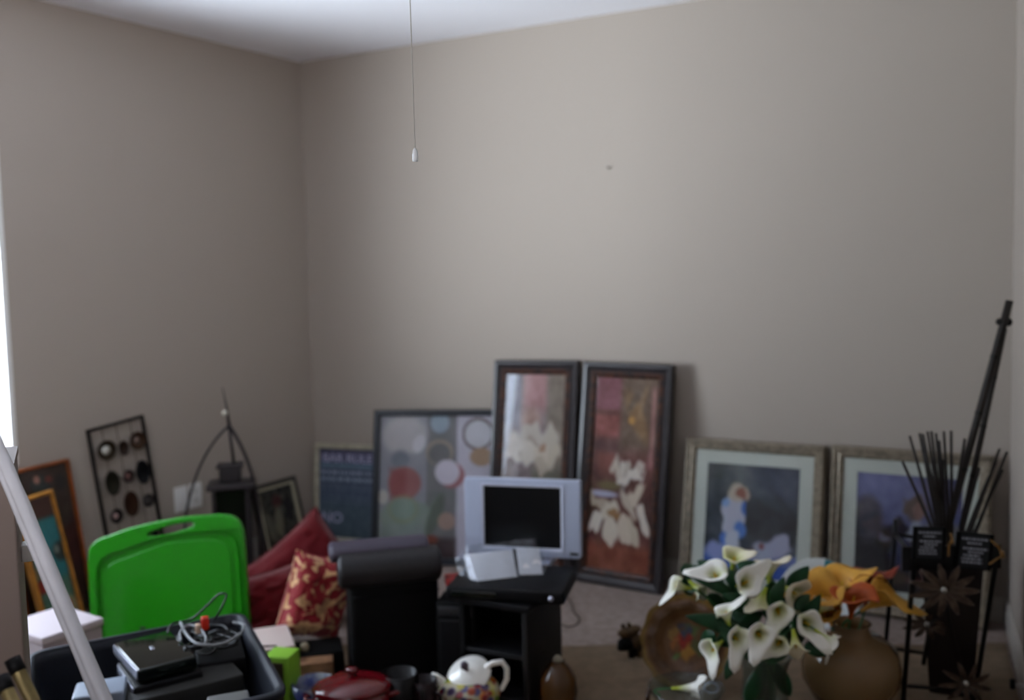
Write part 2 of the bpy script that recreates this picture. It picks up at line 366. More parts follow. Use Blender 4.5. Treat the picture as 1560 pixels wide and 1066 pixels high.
m_darkframe = mat('dark_bronze_frame', (52, 48, 50), 0.3, spec=0.6, vary=.3, vscale=20)
m_redtrim = mat('mottled_brown_trim', (74, 42, 26), 0.4, vary=.6, vscale=40, col2=(24, 20, 22))
PROF = [(0, .025), (0, -.002), (.006, -.009), (.018, -.010), (.030, -.002), (.036, .002), (.040, .006), (.040, .025)]
TRIM = [(0, .014), (0, -.001), (.010, -.004), (.026, .004), (.026, .014)]
def petals(c, u, v, cx, cy, L, wd, angs, cols, soft=.25):
    for k, a in enumerate(angs):
        r = math.radians(a); l = L * (1 if not isinstance(L, list) else 1)
        c = ell(c, u, v, cx + math.cos(r) * L * .55, cy + math.sin(r) * L * .24, L * .55, wd, cols[k % len(cols)], 0 if False else math.degrees(math.atan2(math.sin(r) * .44, math.cos(r))), soft)
    return c
def art_tall2(u, v):
    n = vnoise(u, v * 2.3, 5, 1.0); n2 = vnoise(u, v * 2.3, 14, 4.0)
    c = np.zeros((len(u), 3)) + np.array([104, 58, 52])
    c = rect(c, u, v, -1, .42, -1, .17, (124, 72, 80)); c = rect(c, u, v, -1, .42, .20, .31, (138, 76, 70)); c = rect(c, u, v, -1, .5, .33, .39, (88, 52, 50))
    c = rect(c, u, v, .42, 2, -1, .38, (104, 84, 68), soft=.08); c = rect(c, u, v, .1, .42, .40, .52, (122, 66, 56), soft=.03)
    c = rect(c, u, v, -1, 2, .50, .80, (82, 44, 36), op=.8, soft=.1); c = rect(c, u, v, -1, 2, .86, 2, (134, 72, 52), soft=.05)
    c = ell(c, u, v, .68, .20, .22, .07, (138, 104, 66), 30, .6, .8); c = ell(c, u, v, .62, .12, .1, .03, (84, 70, 58), -30, .5, .8)
    c = ell(c, u, v, .74, .14, .14, .03, (140, 110, 76), -50, .5, .7); c = ell(c, u, v, .6, .22, .05, .02, (190, 140, 70), 0, .6)
    c = rect(c, u, v, .9, .97, .05, .45, (170, 120, 118), op=.8, soft=.05)
    c = c + n * 22 + n2 * 16
    c = ell(c, u, v, .3, .565, .2, .025, (120, 112, 66), 0, .6, .8)
    c = ell(c, u, v, .2, .61, .26, .016, (196, 198, 226), 0, .5, .9)
    c = rect(c, u, v, .49, .55, .5, .62, (160, 150, 150), op=.8, soft=.03)
    # upper blossom
    u, v = warp(u, v * 1.0, 9, .05)
    for (cx, cy, rx, ry, a, col) in ((.40, .47, .06, .045, 60, (176, 162, 150)), (.50, .46, .05, .06, 10, (206, 196, 184)), (.60, .47, .05, .05, 0, (188, 174, 160)), (.72, .485, .15, .022, -28, (196, 180, 168)), (.45, .505, .15, .025, 20, (202, 188, 172)), (.60, .52, .2, .028, -6, (220, 210, 198)), (.82, .50, .06, .018, -50, (205, 190, 180))):
        c = ell(c, u, v, cx, cy, rx, ry, col, a, .25)
    # lower blossom
    for (cx, cy, rx, ry, a, col) in ((.16, .655, .17, .035, 10, (186, 168, 146)), (.72, .60, .16, .042, -20, (208, 192, 172)), (.62, .655, .14, .03, 20, (196, 180, 162)), (.12, .755, .2, .034, -22, (224, 214, 200)), (.38, .80, .13, .065, 4, (222, 210, 192)), (.58, .775, .13, .055, 18, (216, 200, 180)), (.86, .725, .14, .036, 35, (224, 212, 198)), (.74, .79, .11, .045, 35, (204, 188, 166)), (.34, .70, .15, .045, -10, (212, 200, 180)), (.40, .705, .10, .024, 0, (150, 112, 66))):
        c = ell(c, u, v, cx, cy, rx, ry, col, a, .3)
    return c
def art_tall1(u, v):
    n = vnoise(u, v * 2.3, 6, 8.0); n2 = vnoise(u, v * 2.3, 16, 3.0)
    c = np.zeros((len(u), 3)) + np.array([138, 124, 126])
    c = rect(c, u, v, .3, .7, -1, .2, (170, 128, 128), soft=.08); c = rect(c, u, v, .7, 2, -1, .5, (124, 112, 100), soft=.1)
    c = rect(c, u, v, -1, .25, -1, .3, (132, 132, 146), soft=.1); c = ell(c, u, v, .45, .25, .16, .07, (170, 140, 130), 0, .6)
    c = rect(c, u, v, .5, 2, .50, .70, (110, 108, 92), soft=.1); c = rect(c, u, v, -1, 2, .70, 2, (120, 84, 74), soft=.1)
    c = c + n * 20 + n2 * 12
    u, v = warp(u, v, 7, .07)
    for (cx, cy, rx, ry, a, col) in ((.50, .39, .36, .10, 0, (196, 186, 176)), (.24, .36, .17, .055, 0, (204, 196, 188)), (.76, .35, .17, .055, 0, (190, 180, 166)), (.5, .31, .22, .04, 0, (192, 182, 172)), (.18, .42, .14, .05, 0, (210, 202, 194)), (.84, .43, .12, .05, 0, (196, 184, 166)), (.38, .40, .16, .055, 0, (216, 208, 198)), (.60, .42, .15, .045, 0, (206, 194, 178)), (.34, .465, .18, .035, 0, (214, 206, 194)), (.66, .475, .16, .03, 0, (186, 172, 154)), (.66, .40, .06, .03, 0, (164, 130, 104)), (.5, .36, .1, .02, 0, (176, 162, 148)), (.28, .43, .03, .03, 0, (182, 170, 158))):
        c = ell(c, u, v, cx, cy, rx, ry, col, a, .5)
    return c
picture('framed_picture', V_TALL1, 'tall dark framed print of one cream magnolia behind the silver monitor', 'tall dark framed flower prints', art_tall1, .04, PROF, m_darkframe, (.026, m_redtrim, TRIM), aspect=(50, 110))
picture('framed_picture', V_TALL2, 'tall dark framed print of magnolias on rust red, right of the monitor', 'tall dark framed flower prints', art_tall2, .04, PROF, m_darkframe, (.026, m_redtrim, TRIM), aspect=(60, 140))

def art_abs(u, v):
    c = np.zeros((len(u), 3)) + np.array([150, 152, 160])
    c = rect(c, u, v, -1, .42, .35, .75, (146, 148, 158), soft=.1); c = rect(c, u, v, .42, .68, -1, 2, (122, 122, 124)); c = rect(c, u, v, .68, 2, -1, 2, (196, 192, 206))
    c = ell(c, u, v, .22, .14, .2, .14, (188, 184, 186), 0, .35); c = ell(c, u, v, .35, .20, .05, .07, (208, 206, 212), 30, .2)
    c = ell(c, u, v, .19, .31, .08, .06, (124, 130, 140), 0, .5)
    c = ell(c, u, v, .23, .48, .145, .115, (158, 104, 104), 0, .08); c = rect(c, u, v, .10, .24, .38, .59, (142, 74, 74), op=.75, soft=.05)
    c = ell(c, u, v, .25, .72, .24, .13, (140, 152, 144), 0, .15); c = ell(c, u, v, .22, .66, .13, .10, (150, 150, 112), 0, .2, .5); c = ell(c, u, v, .22, .66, .11, .08, (140, 156, 146), 0, .2)
    c = rect(c, u, v, -1, .42, .78, 2, (140, 150, 148), soft=.05); c = ell(c, u, v, .04, .58, .05, .05, (196, 192, 186), 0, .3)
    c = ell(c, u, v, .50, .70, .05, .16, (98, 110, 98), 25, .4)
    c = ell(c, u, v, .53, .05, .08, .075, (150, 166, 180), 0, .15)
    c = ell(c, u, v, .53, .26, .12, .09, (156, 146, 132), 0, .12); c = ell(c, u, v, .53, .27, .095, .075, (112, 112, 114), 0, .15)
    c = rect(c, u, v, .42, .68, .86, 2, (66, 54, 56), soft=.04); c = ell(c, u, v, .47, .87, .06, .03, (130, 70, 56), 0, .4); c = ell(c, u, v, .60, .74, .075, .06, (168, 144, 132), 0, .12)
    c = ell(c, u, v, .64, .42, .11, .09, (164, 108, 112), 0, .06); c = ell(c, u, v, .60, .40, .105, .088, (214, 208, 222), 0, .06)
    c = ell(c, u, v, .86, .13, .135, .115, (104, 90, 86), 0, .05); c = ell(c, u, v, .86, .13, .115, .095, (200, 200, 208), 0, .06)
    c = ell(c, u, v, .89, .29, .10, .065, (170, 142, 116), 0, .08)
    return c + vnoise(u, v, 10, 2.0) * 8
m_navyframe = mat('black_blue_frame', (30, 33, 40), 0.35, spec=.5)
picture('framed_picture', V_ABS, 'wide black framed abstract print of overlapping coloured circles', None, art_abs, .03, [(0, .03), (0, -.004), (.004, -.006), (.024, -.006), (.03, 0), (.03, .03)], m_navyframe, aspect=(90, 100))

def art_bar(u, v):
    c = np.zeros((len(u), 3)) + np.array([72, 84, 104])
    c = rect(c, u, v, -1, 2, .02, .155, (86, 84, 108)); c = rect(c, u, v, .03, .97, .18, .215, (100, 124, 140), soft=.02)
    c = rect(c, u, v, -1, 2, .6, 2, (76, 92, 104), soft=.1)
    rs = np.random.RandomState(3)
    for (y, hgt, col, dens) in ((.27, .035, (158, 164, 182), .9), (.345, .035, (158, 168, 184), .9), (.41, .02, (100, 112, 128), .8), (.45, .02, (104, 118, 134), .8), (.50, .02, (98, 110, 128), .7), (.55, .02, (104, 120, 134), .8), (.60, .02, (96, 110, 126), .8)):
        x = .04
        while x < .95:
            w = rs.uniform(.03, .09)
            c = rect(c, u, v, x, x + w, y - hgt / 2, y + hgt / 2, col, op=dens, soft=.012); x += w + rs.uniform(.015, .035)
    return c + vnoise(u, v, 12, 6.0) * 10
m_cream = mat('cream_gold_frame', (184, 178, 156), 0.5, vary=.25, vscale=25)
bar = picture('framed_sign', V_BAR, 'cream framed chalkboard style bar sign with pale lettering by the corner', None, art_bar, .024, [(0, .02), (0, -.002), (.004, -.005), (.019, -.004), (.024, .002), (.024, .02)], m_cream, glass=False, aspect=(100, 110))
bar['category'] = 'sign'
def text_part(parent, name, body, size, x, z, y, m, align='LEFT', rot=0, wide=1.0):
    cu = bpy.data.curves.new('tmp', 'FONT'); cu.body = body; cu.size = size; cu.extrude = .0006; cu.align_x = align; cu.offset = size * .012
    ob = bpy.data.objects.new('tmp', cu); COL.objects.link(ob); dg = bpy.context.evaluated_depsgraph_get()
    me = bpy.data.meshes.new_from_object(ob.evaluated_get(dg)); b = MB()
    cr, sr = math.cos(rot), math.sin(rot)
    b.add([(x + v.co.x * wide * cr - v.co.y * sr, y - v.co.z, z + v.co.y * cr + v.co.x * wide * sr) for v in me.vertices], [list(q.vertices) for q in me.polygons])
    bpy.data.objects.remove(ob); bpy.data.curves.remove(cu); bpy.data.meshes.remove(me)
    return b.build(name, m, parent)
m_chalk = mat('pale_lettering', (168, 168, 196), .8)
wB, hB = V_BAR[6], V_BAR[7]
text_part(bar, 'lettering', 'BAR RULES', .062, -wB / 2 + .044, hB - .092, .0095, m_chalk, wide=1.12)
text_part(bar, 'lettering', 'NO', .075, -wB / 2 + .04, hB - .40, .0095, m_chalk, wide=1.1)

m_champ = mat('champagne_frame', (150, 138, 120), 0.35, metal=.35, vary=.35, vscale=45)
m_board = mat('mat_board', (204, 210, 200), .8)
PROF2 = [(0, .03), (0, -.002), (.006, -.012), (.018, -.014), (.026, -.006), (.032, -.008), (.040, -.002), (.046, .004), (.046, .03)]
def art_kid1(u, v):
    n = vnoise(u, v * 1.2, 4, 9.0); n2 = vnoise(u, v * 1.2, 12, 5.0)
    c = np.zeros((len(u), 3)) + np.array([58, 66, 74])
    c = ell(c, u, v, .25, .12, .4, .2, (98, 104, 104), 0, .9, .7); c = ell(c, u, v, .8, .1, .3, .3, (62, 72, 92), 0, .8, .8); c = ell(c, u, v, .7, .5, .3, .2, (34, 38, 44), 0, .8, .8)
    c = ell(c, u, v, .65, .28, .2, .06, (96, 110, 120), 30, .9, .6)
    c = c + n * 26 + n2 * 14
    u, v = warp(u, v, 9, .045)
    c = rect(c, u, v, -1, 2, .80, 2, (62, 92, 168), soft=.06); c = ell(c, u, v, .2, .80, .2, .08, (150, 162, 214), 0, .5); c = ell(c, u, v, .7, .84, .4, .06, (120, 132, 178), -5, .6); c = ell(c, u, v, .35, .96, .3, .06, (84, 110, 190), 0, .5)
    c = ell(c, u, v, .22, .42, .05, .1, (170, 158, 160), 8, .3); c = ell(c, u, v, .30, .48, .13, .2, (198, 200, 216), 0, .15); c = ell(c, u, v, .22, .36, .05, .05, (140, 172, 220), 0, .3)
    c = ell(c, u, v, .41, .40, .045, .07, (76, 116, 196), 0, .3); c = ell(c, u, v, .38, .60, .07, .08, (92, 134, 208), 20, .3); c = ell(c, u, v, .22, .68, .07, .06, (90, 128, 208), 20, .3)
    c = ell(c, u, v, .31, .70, .08, .09, (206, 212, 226), 0, .3)
    c = ell(c, u, v, .34, .25, .085, .09, (204, 190, 172), 0, .3); c = ell(c, u, v, .38, .26, .045, .05, (150, 100, 84), 0, .4); c = ell(c, u, v, .44, .27, .03, .06, (190, 168, 150), 0, .4)
    c = ell(c, u, v, .80, .70, .14, .10, (170, 172, 198), -25, .3); c = ell(c, u, v, .62, .76, .1, .08, (168, 176, 200), 0, .4); c = ell(c, u, v, .64, .73, .04, .035, (128, 70, 74), 0, .4); c = ell(c, u, v, .45, .78, .1, .04, (90, 76, 80), 0, .6)
    return c
def art_kid2(u, v):
    n = vnoise(u, v * 1.2, 4, 19.0); n2 = vnoise(u, v * 1.2, 12, 15.0)
    c = np.zeros((len(u), 3)) + np.array([96, 102, 142])
    c = ell(c, u, v, .3, .1, .5, .2, (112, 116, 158), 0, .8); c = rect(c, u, v, -1, 2, .46, 2, (44, 42, 46), soft=.08); c = ell(c, u, v, .12, .40, .14, .2, (76, 74, 84), 0, .4)
    c = ell(c, u, v, .85, .48, .25, .1, (104, 106, 110), 0, .4); c = rect(c, u, v, .6, 2, .02, .3, (96, 88, 116), op=.5, soft=.1)
    c = c + n * 18 + n2 * 12
    u, v = warp(u, v, 9, .05)
    c = ell(c, u, v, .44, .50, .1, .14, (46, 46, 62), -20, .25); c = ell(c, u, v, .56, .46, .06, .13, (150, 156, 172), 25, .3); c = ell(c, u, v, .46, .68, .12, .14, (58, 62, 92), 0, .3); c = ell(c, u, v, .28, .54, .07, .03, (120, 118, 136), 20, .4)
    c = ell(c, u, v, .55, .27, .11, .09, (100, 86, 78), 0, .25); c = ell(c, u, v, .60, .30, .055, .055, (134, 104, 96), 0, .4); c = ell(c, u, v, .68, .80, .06, .05, (120, 62, 44), 0, .4)
    c = ell(c, u, v, .3, .88, .3, .06, (74, 64, 56), 0, .6); c = ell(c, u, v, .6, .9, .1, .06, (90, 58, 62), 0, .6)
    return c
def bead_row(t, w, h, m):
    b = MB(); st = .018
    for (x0, z0, x1, z1) in ((-w / 2 + .012, h - .012, w / 2 - .012, h - .012), (-w / 2 + .012, .012, w / 2 - .012, .012), (-w / 2 + .012, .012, -w / 2 + .012, h - .012), (w / 2 - .012, .012, w / 2 - .012, h - .012)):
        L = math.hypot(x1 - x0, z1 - z0); k = int(L / st)
        for i in range(k + 1):
            f = i / k; b.ball((x0 + (x1 - x0) * f, -.0135, z0 + (z1 - z0) * f), .0055, 4)
    tag(b.build('bead_row', m, t), kind='stuff')
for v, fn, lab in ((V_KID1, art_kid1, 'champagne framed print of a child in white and blue, behind the white lilies'), (V_KID2, art_kid2, 'champagne framed print of a seated child under blue sky, behind the reeds')):
    t = picture('framed_picture', v, lab, 'champagne framed prints of children', fn, .046, PROF2, m_champ, None, .052, m_board, aspect=(70, 90), th=.03)
    bead_row(t, v[6], v[7], m_champ)

def art_big(u, v):
    c = np.zeros((len(u), 3)) + np.array([50, 32, 24])
    c = c + vnoise(u, v * 2, 6, 3.0) * 14
    c = ell(c, u, v, .55, .10, .16, .05, (30, 44, 44), 0, .4); c = ell(c, u, v, .50, .075, .05, .025, (170, 120, 104), 0, .4); c = ell(c, u, v, .68, .085, .06, .02, (110, 44, 36), 0, .4); c = ell(c, u, v, .85, .12, .08, .05, (22, 18, 20), 0, .5)
    return c
def art_teal(u, v):
    c = np.zeros((len(u), 3)) + np.array([40, 128, 134])
    c = rect(c, u, v, -1, 2, -1, .16, (70, 34, 22), soft=.03); c = ell(c, u, v, .3, .36, .3, .04, (130, 84, 78), 8, .4); c = ell(c, u, v, .9, .42, .22, .07, (44, 56, 52), 0, .5); c = ell(c, u, v, .8, .40, .07, .03, (130, 140, 130), 0, .4)
    c = ell(c, u, v, .15, .52, .2, .05, (120, 120, 92), 0, .5); c = rect(c, u, v, -1, 2, .60, .84, (78, 116, 96), soft=.06); c = ell(c, u, v, .15, .62, .16, .05, (150, 52, 40), 0, .4); c = ell(c, u, v, .5, .58, .2, .03, (120, 116, 80), -10, .5)
    c = rect(c, u, v, -1, 2, .86, 2, (40, 32, 26), soft=.04); c = ell(c, u, v, .85, .82, .16, .07, (154, 146, 104), 0, .4); c = ell(c, u, v, .8, .80, .05, .03, (150, 64, 50), 0, .4); c = ell(c, u, v, .5, .90, .2, .03, (150, 124, 70), 0, .4)
    return c + vnoise(u, v * 2, 14, 4.0) * 10
def art_small(u, v):
    c = np.zeros((len(u), 3)) + np.array([66, 64, 54]); c = c + vnoise(u, v, 9, 4.0) * 60
    c = ell(c, u, v, .5, .22, .14, .1, (84, 44, 38), 0, .5); c = ell(c, u, v, .45, .55, .12, .25, (132, 124, 100), 10, .4); c = ell(c, u, v, .2, .6, .1, .25, (110, 106, 88), -10, .5); c = ell(c, u, v, .8, .4, .12, .2, (34, 30, 26), 0, .5)
    return c
m_orange = mat('orange_brown_wood', (138, 70, 28), .4, vary=.35, vscale=20)
m_gold = mat('gold_wood', (172, 116, 44), .4, vary=.3, vscale=25)
P1 = [(0, .03), (0, 0), (.003, -.006), (.009, -.006), (.012, .002), (.012, .03)]
picture('framed_picture', V_BIG, 'dark brown picture with thin orange wood edge under the window', None, art_big, .012, P1, m_orange, glass=True, aspect=(40, 70), th=.03)
picture('framed_picture', V_TEAL, 'gold wood framed teal picture leaning in front of a dark brown one', None, art_teal, .014, [(a * 1.17, c) for a, c in P1], m_gold, glass=True, aspect=(40, 90), th=.03)
m_darkgrey = mat('dark_pewter_frame', (40, 36, 32), .45, vary=.4, vscale=30)
picture('framed_picture', V_SMALL, 'small dark framed picture in the corner behind the red cushion', None, art_small, .02, [(0, .02), (0, -.003), (.012, -.008), (.02, 0), (.02, .02)], m_darkgrey, (.014, mat('pale_trim', (170, 164, 140), .5), [(0, .014), (0, 0), (.010, -.002), (.014, .003), (.014, .014)]), aspect=(40, 50), th=.02)

# ------------------------------------------------------------------ metal wall art with discs
m_iron = mat('dark_iron', (28, 26, 24), .5, metal=.5, bump=.2, bscale=80)
t = thing('metal_wall_art', (0, 0, 0), 0, 'tall dark metal wall panel with round discs leaning on left wall', 'wall art', mat=frame_mat(V_ART))
w, h = V_ART[6], V_ART[7]
moulding(w, h, [(0, .012), (0, 0), (.011, 0), (.011, .012)]).build('frame', m_iron, t)
b = MB()
for k in range(1, 4): b.tube([(-w / 2 + w * k / 4, .006, .005), (-w / 2 + w * k / 4, .006, h - .005)], .0014, 6)
b.build('wires', m_iron, t)
s = .264 / 501
def disc(zx, zz, rx, rz, col, mirror=None, rough=.45):
    dx, dy = zx - 55, zz - 165; det = 490 * 850 + 105 * 165
    a = (dx * 850 - dy * 165) / det; bb = (490 * dy + 105 * dx) / det
    x = -w / 2 + a * w; z = h - bb * 866 * s; rx *= s; rz *= s
    mm = Matrix.Translation((x, 0, z)) @ Matrix.Rotation(PI / 2, 4, 'X')
    name = 'm%d_%d_%d' % col
    m = bpy.data.materials.get(name) or mat(name, col, rough, metal=.4, vary=.3, vscale=60)
    o = MB().lathe([(1e-4, -.002), (rx * .5, .0), (rx * .85, .006), (rx, .009), (rx, .004), (rx * .5, -.005), (1e-4, -.006)], 24, 1, rz / rx, mm, False).build('disc', m, t)
    if mirror:
        MB().lathe([(1e-4, .004), (rx * .42, .003), (rx * .45, -.001)], 20, 1, rz / rx, mm, False).build('disc_centre', mat('centre_%d' % mirror[1], mirror, .25, metal=.2), o)
for a in ((215, 330, 80, 80, (52, 42, 26), (205, 205, 196)), (360, 320, 40, 62, (48, 32, 22)), (485, 268, 70, 75, (64, 44, 28), (110, 92, 84)), (265, 590, 62, 100, (40, 40, 28)), (405, 550, 50, 52, (44, 28, 26), (132, 96, 92)), (532, 525, 60, 100, (14, 16, 20)), (300, 857, 54, 58, (30, 24, 22), (176, 148, 144)), (430, 772, 64, 105, (60, 36, 22)), (585, 762, 52, 55, (52, 48, 46), (84, 80, 78)), (340, 1140, 60, 95, (40, 40, 28)), (480, 1080, 50, 52, (52, 42, 26), (120, 100, 90)), (620, 1030, 60, 90, (14, 16, 20))):
    disc(*a)

# ------------------------------------------------------------------ arched metal lantern in the corner
Yl = 4.1; bp = at(355, 800, Yl)
t = thing('metal_lantern', (bp.x, Yl, 0), math.radians(12), 'dark metal lantern with arched hanger and spiked finial near the corner', 'lantern')
m_pew = mat('dark_pewter', (54, 50, 52), .45, metal=.4, bump=.2)
def L(x, y): p = at(x, y, Yl); return Vector(((p.x - bp.x), 0, p.z))
zt = L(355, 735).z; zt2 = L(355, 708).z
b = MB(); b.rbox(-.085, .085, -.07, .07, 0, .03, .008); b.build('base', m_pew, t)
for sx in (-1, 1):
    for sy in (-1, 1): MB().box(sx * .07 - .008, sx * .07 + .008, sy * .055 - .008, sy * .055 + .008, .03, zt - .02).build('corner_post', m_pew, t)
MB().box(-.062, .062, -.047, .047, .03, zt - .025).build('dark_glass_body', mat('smoked_glass', (20, 18, 18), .15, spec=.6), t)
MB().rbox(-.098, .098, -.08, .08, zt - .02, zt + .005, .006).build('roof', m_pew, t)
MB().rbox(-.045, .045, -.04, .04, zt + .005, zt2, .006).rbox(-.056, .056, -.05, .05, zt2 - .008, zt2 + .006, .004).build('chimney', m_pew, t)
ap = L(349, 648)
def bez(p0, p1, p2, n=14): return [p0 * (1 - s_) ** 2 + p1 * 2 * s_ * (1 - s_) + p2 * s_ * s_ for s_ in [i / n for i in range(n + 1)]]
MB().tube(bez(ap, L(300, 690), L(285, 790)) + [L(286, 880)], .006, 8).build('hanger', m_pew, t)
MB().tube(bez(ap, L(384, 700), L(395, 790)) + [L(398, 880)], .008, 8).build('hanger', m_pew, t)
MB().tube([ap, L(356, 705)], .007, 8).build('hanger_rod', m_pew, t)
MB().tube([L(339, 590), L(345, 620), L(350, 655)], [.002, .005, .009], 8).build('finial_spike', m_pew, t)
MB().ball(L(343, 628) + Vector((0, -.012, 0)), .012, 10).build('finial_ball', mat('pale_bead', (190, 186, 172), .3), t)

# ------------------------------------------------------------------ tall cabinet side, pole, tubes at far left
m_taupe = mat('taupe_laminate', (116, 102, 94), .6)
c0 = at(19, 720, 1.62)
t = thing('storage_cabinet', (c0.x, c0.y, 0), math.radians(25.5), 'plain taupe storage cabinet at the left edge, behind the white pole', 'cabinet')
zc = c0.z; ox = 0
MB().rbox(ox - .50, ox, 0, .22, 0, zc, .004).build('body', m_taupe, t)
MB().box(ox - .51, ox + .002, -.004, .23, zc, zc + .012).build('top', m_taupe, t)
q = at(30, 829, 1.8); MB().rbox(ox, ox + .03, .12, .16, q.z - .016, q.z + .016, .004).build('latch', m_white, t)
m_pole = mat('white_wrapped_plastic', (196, 196, 200), .35, vary=.12, vscale=10, coat=.3)
P1_, P2_ = at(-2, 690, 1.47), at(156, 1066, 1.33); d = (P2_ - P1_).normalized()
Pb = P1_ + d * ((.015 - P1_.z) / d.z); Pt = P1_ - d * .75
b = MB(); side = d.cross(Vector((0, 1, 0))).normalized(); fr = side.cross(d)
def polef(i, j):
    p = Pb.lerp(Pt, j); a = 2 * PI * i; r = .0128 * (1 - .28 * math.exp(-((math.sin((a - 4.5) / 2)) / .13) ** 2)) + .0014 * mnoise.noise(Vector((math.cos(a) * 2, math.sin(a) * 2, j * 40)))
    return p + (side * math.cos(a) + fr * math.sin(a)) * r
b.surf(polef, 28, 160, True)
t = thing('white_pole', Pb, 0, 'long white plastic wrapped pole slanting across the left foreground', 'pole')
o = b.build('wrapped_shaft', m_pole, t); o.location = -Pb
MB().tube([Pb - Vector((0, 0, 0)) - Pb, (Pb + d * -.03) - Pb], .0145, 16).build('end_cap', m_white, t)
m_brz = mat('brushed_bronze', (150, 134, 92), .35, metal=.75, vary=.2, vscale=40)
for k, (x0, y0, x1, y1, Y, r, lab) in enumerate(((19, 1004, 58, 1085, 1.28, .0095, 'bronze metal tube, right one of the pair at bottom left'), (2, 1032, 26, 1085, 1.22, .009, 'bronze metal tube cut off by the left picture edge'))):
    a, c = at(x0, y0, Y), at(x1, y1, Y - .02); dd = (c - a).normalized(); e = a + dd * ((.01 - a.z) / dd.z)
    t = thing('metal_tube', e, 0, lab, 'tube', 'bronze tubes at bottom left')
    MB().tube([(0, 0, 0), a - e], r, 20, False).build('shaft', m_brz, t)
    MB().tube([(a - e) - dd * -.02, (a - e) + dd * -.001], r + .0012, 20).build('dark_end', m_black, t)

# ------------------------------------------------------------------ green moulded panel
V_GREEN = [-1.214, 3.2392, 0.267, -0.0363, 0.1539, 0.0649, 0.5553, 0.5046]
t = thing('green_plastic_panel', (0, 0, 0), 0, 'bright green moulded plastic panel with handle slot, standing behind the bin', 'plastic panel', mat=frame_mat(V_GREEN))
w, h = V_GREEN[6], V_GREEN[7]
m_green = mat('green_plastic', (30, 138, 14), .28, spec=.5, coat=.15)
def spline(pts, n=6):
    o_ = []; N = len(pts)
    for i in range(N - 1):
        p0, p1, p2, p3 = [Vector(pts[max(0, min(N - 1, i + k))]) for k in (-1, 0, 1, 2)]
        for k in range(n):
            s_ = k / n; q = (p1 * 2 + (p2 - p0) * s_ + (p0 * 2 - p1 * 5 + p2 * 4 - p3) * s_ ** 2 + (p1 * 3 - p0 - p2 * 3 + p3) * s_ ** 3) * .5; o_.append((q.x, q.y))
    o_.append(tuple(pts[-1])); return o_
slot = [(.022 + .082 * math.cos(a) - .0, h - .040 + .013 * math.sin(a) + .16 * .082 * math.cos(a)) for a in [-2 * PI * i / 28 for i in range(28)]]
def panel_outline(d, zb):
    W2 = w / 2 - d
    top = [(W2, h - .13), (W2 - .004, h - .06 - d * .6), (W2 - .022, h - .022 - d), (W2 - .06, h - .004 - d), (W2 - .14, h - d), (W2 - .24, h - .002 - d), (-W2 + .17, h - .020 - d), (-W2 + .09, h - .040 - d), (-W2 + .035, h - .056 - d), (-W2 + .006, h - .088 - d), (-W2, h - .14 - d)]
    return [(-W2, zb), (W2, zb)] + spline(top)
outer = panel_outline(0, 0)
plate2d([outer, slot], .012, .003).build('back_sheet', m_green, t).location = (0, .008, 0)
rim = panel_outline(.032, .03)
rim = [(x, z - (.030 if z > .1 else 0)) for x, z in rim]
plate2d([outer, slot, rim[::-1]], .020, .008, 4).build('rim', m_green, t).location = (0, .000, 0)
grv = [(x * .93, z - (.022 if z > .1 else -.02)) for x, z in rim]
plate2d([grv], .012, .005, 4).build('raised_centre', m_green, t).location = (0, .003, 0)
MB().rbox(-.105, -.085, -.011, -.006, .13, .14, .002).build('mould_mark', mat('dark_mark', (40, 70, 30), .5), t)

# ------------------------------------------------------------------ grey tote full of electronics
zr = .36
BR, FR, BL = atz(371, 930, zr), atz(441, 1053, zr), atz(42, 992, zr); FL = BL + FR - BR
cen = (BR + BL + FL + FR) / 4
m_tote = mat('dark_grey_tote', (30, 33, 41), .5, spec=.3)
t = thing('storage_bin', (cen.x, cen.y, 0), 0, 'large dark grey open plastic tote full of cables and devices', 'bin')
def loop(scale, z, r=.05, n=5):
    pts = [(p - cen) for p in (BL, BR, FR, FL)]; outp = []
    for i in range(4):
        p = pts[i]; a = pts[i - 1] - p; c = pts[(i + 1) % 4] - p
        A_, C_ = p + a.normalized() * r, p + c.normalized() * r
        for k in range(n + 1):
            s_ = k / n; q = A_ * (1 - s_) ** 2 + p * 2 * s_ * (1 - s_) + C_ * s_ * s_; outp.append(Vector((q.x * scale, q.y * scale, z)))
    return outp
def loft(loops):
    b = MB(); n = len(loops[0]); vs = [v for l in loops for v in l]; fs = []
    for i in range(len(loops) - 1):
        for k in range(n): fs.append((i * n + k, i * n + (k + 1) % n, (i + 1) * n + (k + 1) % n, (i + 1) * n + k))
    return b, vs, fs, n
b, vs, fs, n = loft([loop(.80, .004), loop(.84, .05), loop(.955, zr - .02), loop(.955, zr - .006), loop(.94, zr - .006), loop(.93, zr - .03), loop(.82, .06), loop(.79, .012)])
fs.append(list(range(n))[::-1]); fs.append([7 * n + k for k in range(n)]); b.add(vs, fs, True); b.build('tub', m_tote, t)
b, vs, fs, n = loft([loop(.94, zr - .008), loop(.995, zr - .018), loop(1.0, zr - .004), loop(.985, zr), loop(.94, zr), loop(.94, zr - .008)]); b.add(vs, fs, True); b.build('rim', m_tote, t)
m_gloss = mat('glossy_black_lid', (12, 18, 14), .12, spec=.5, coat=.3)
m_silver = mat('silver_plastic', (170, 172, 186), .25, metal=.5)
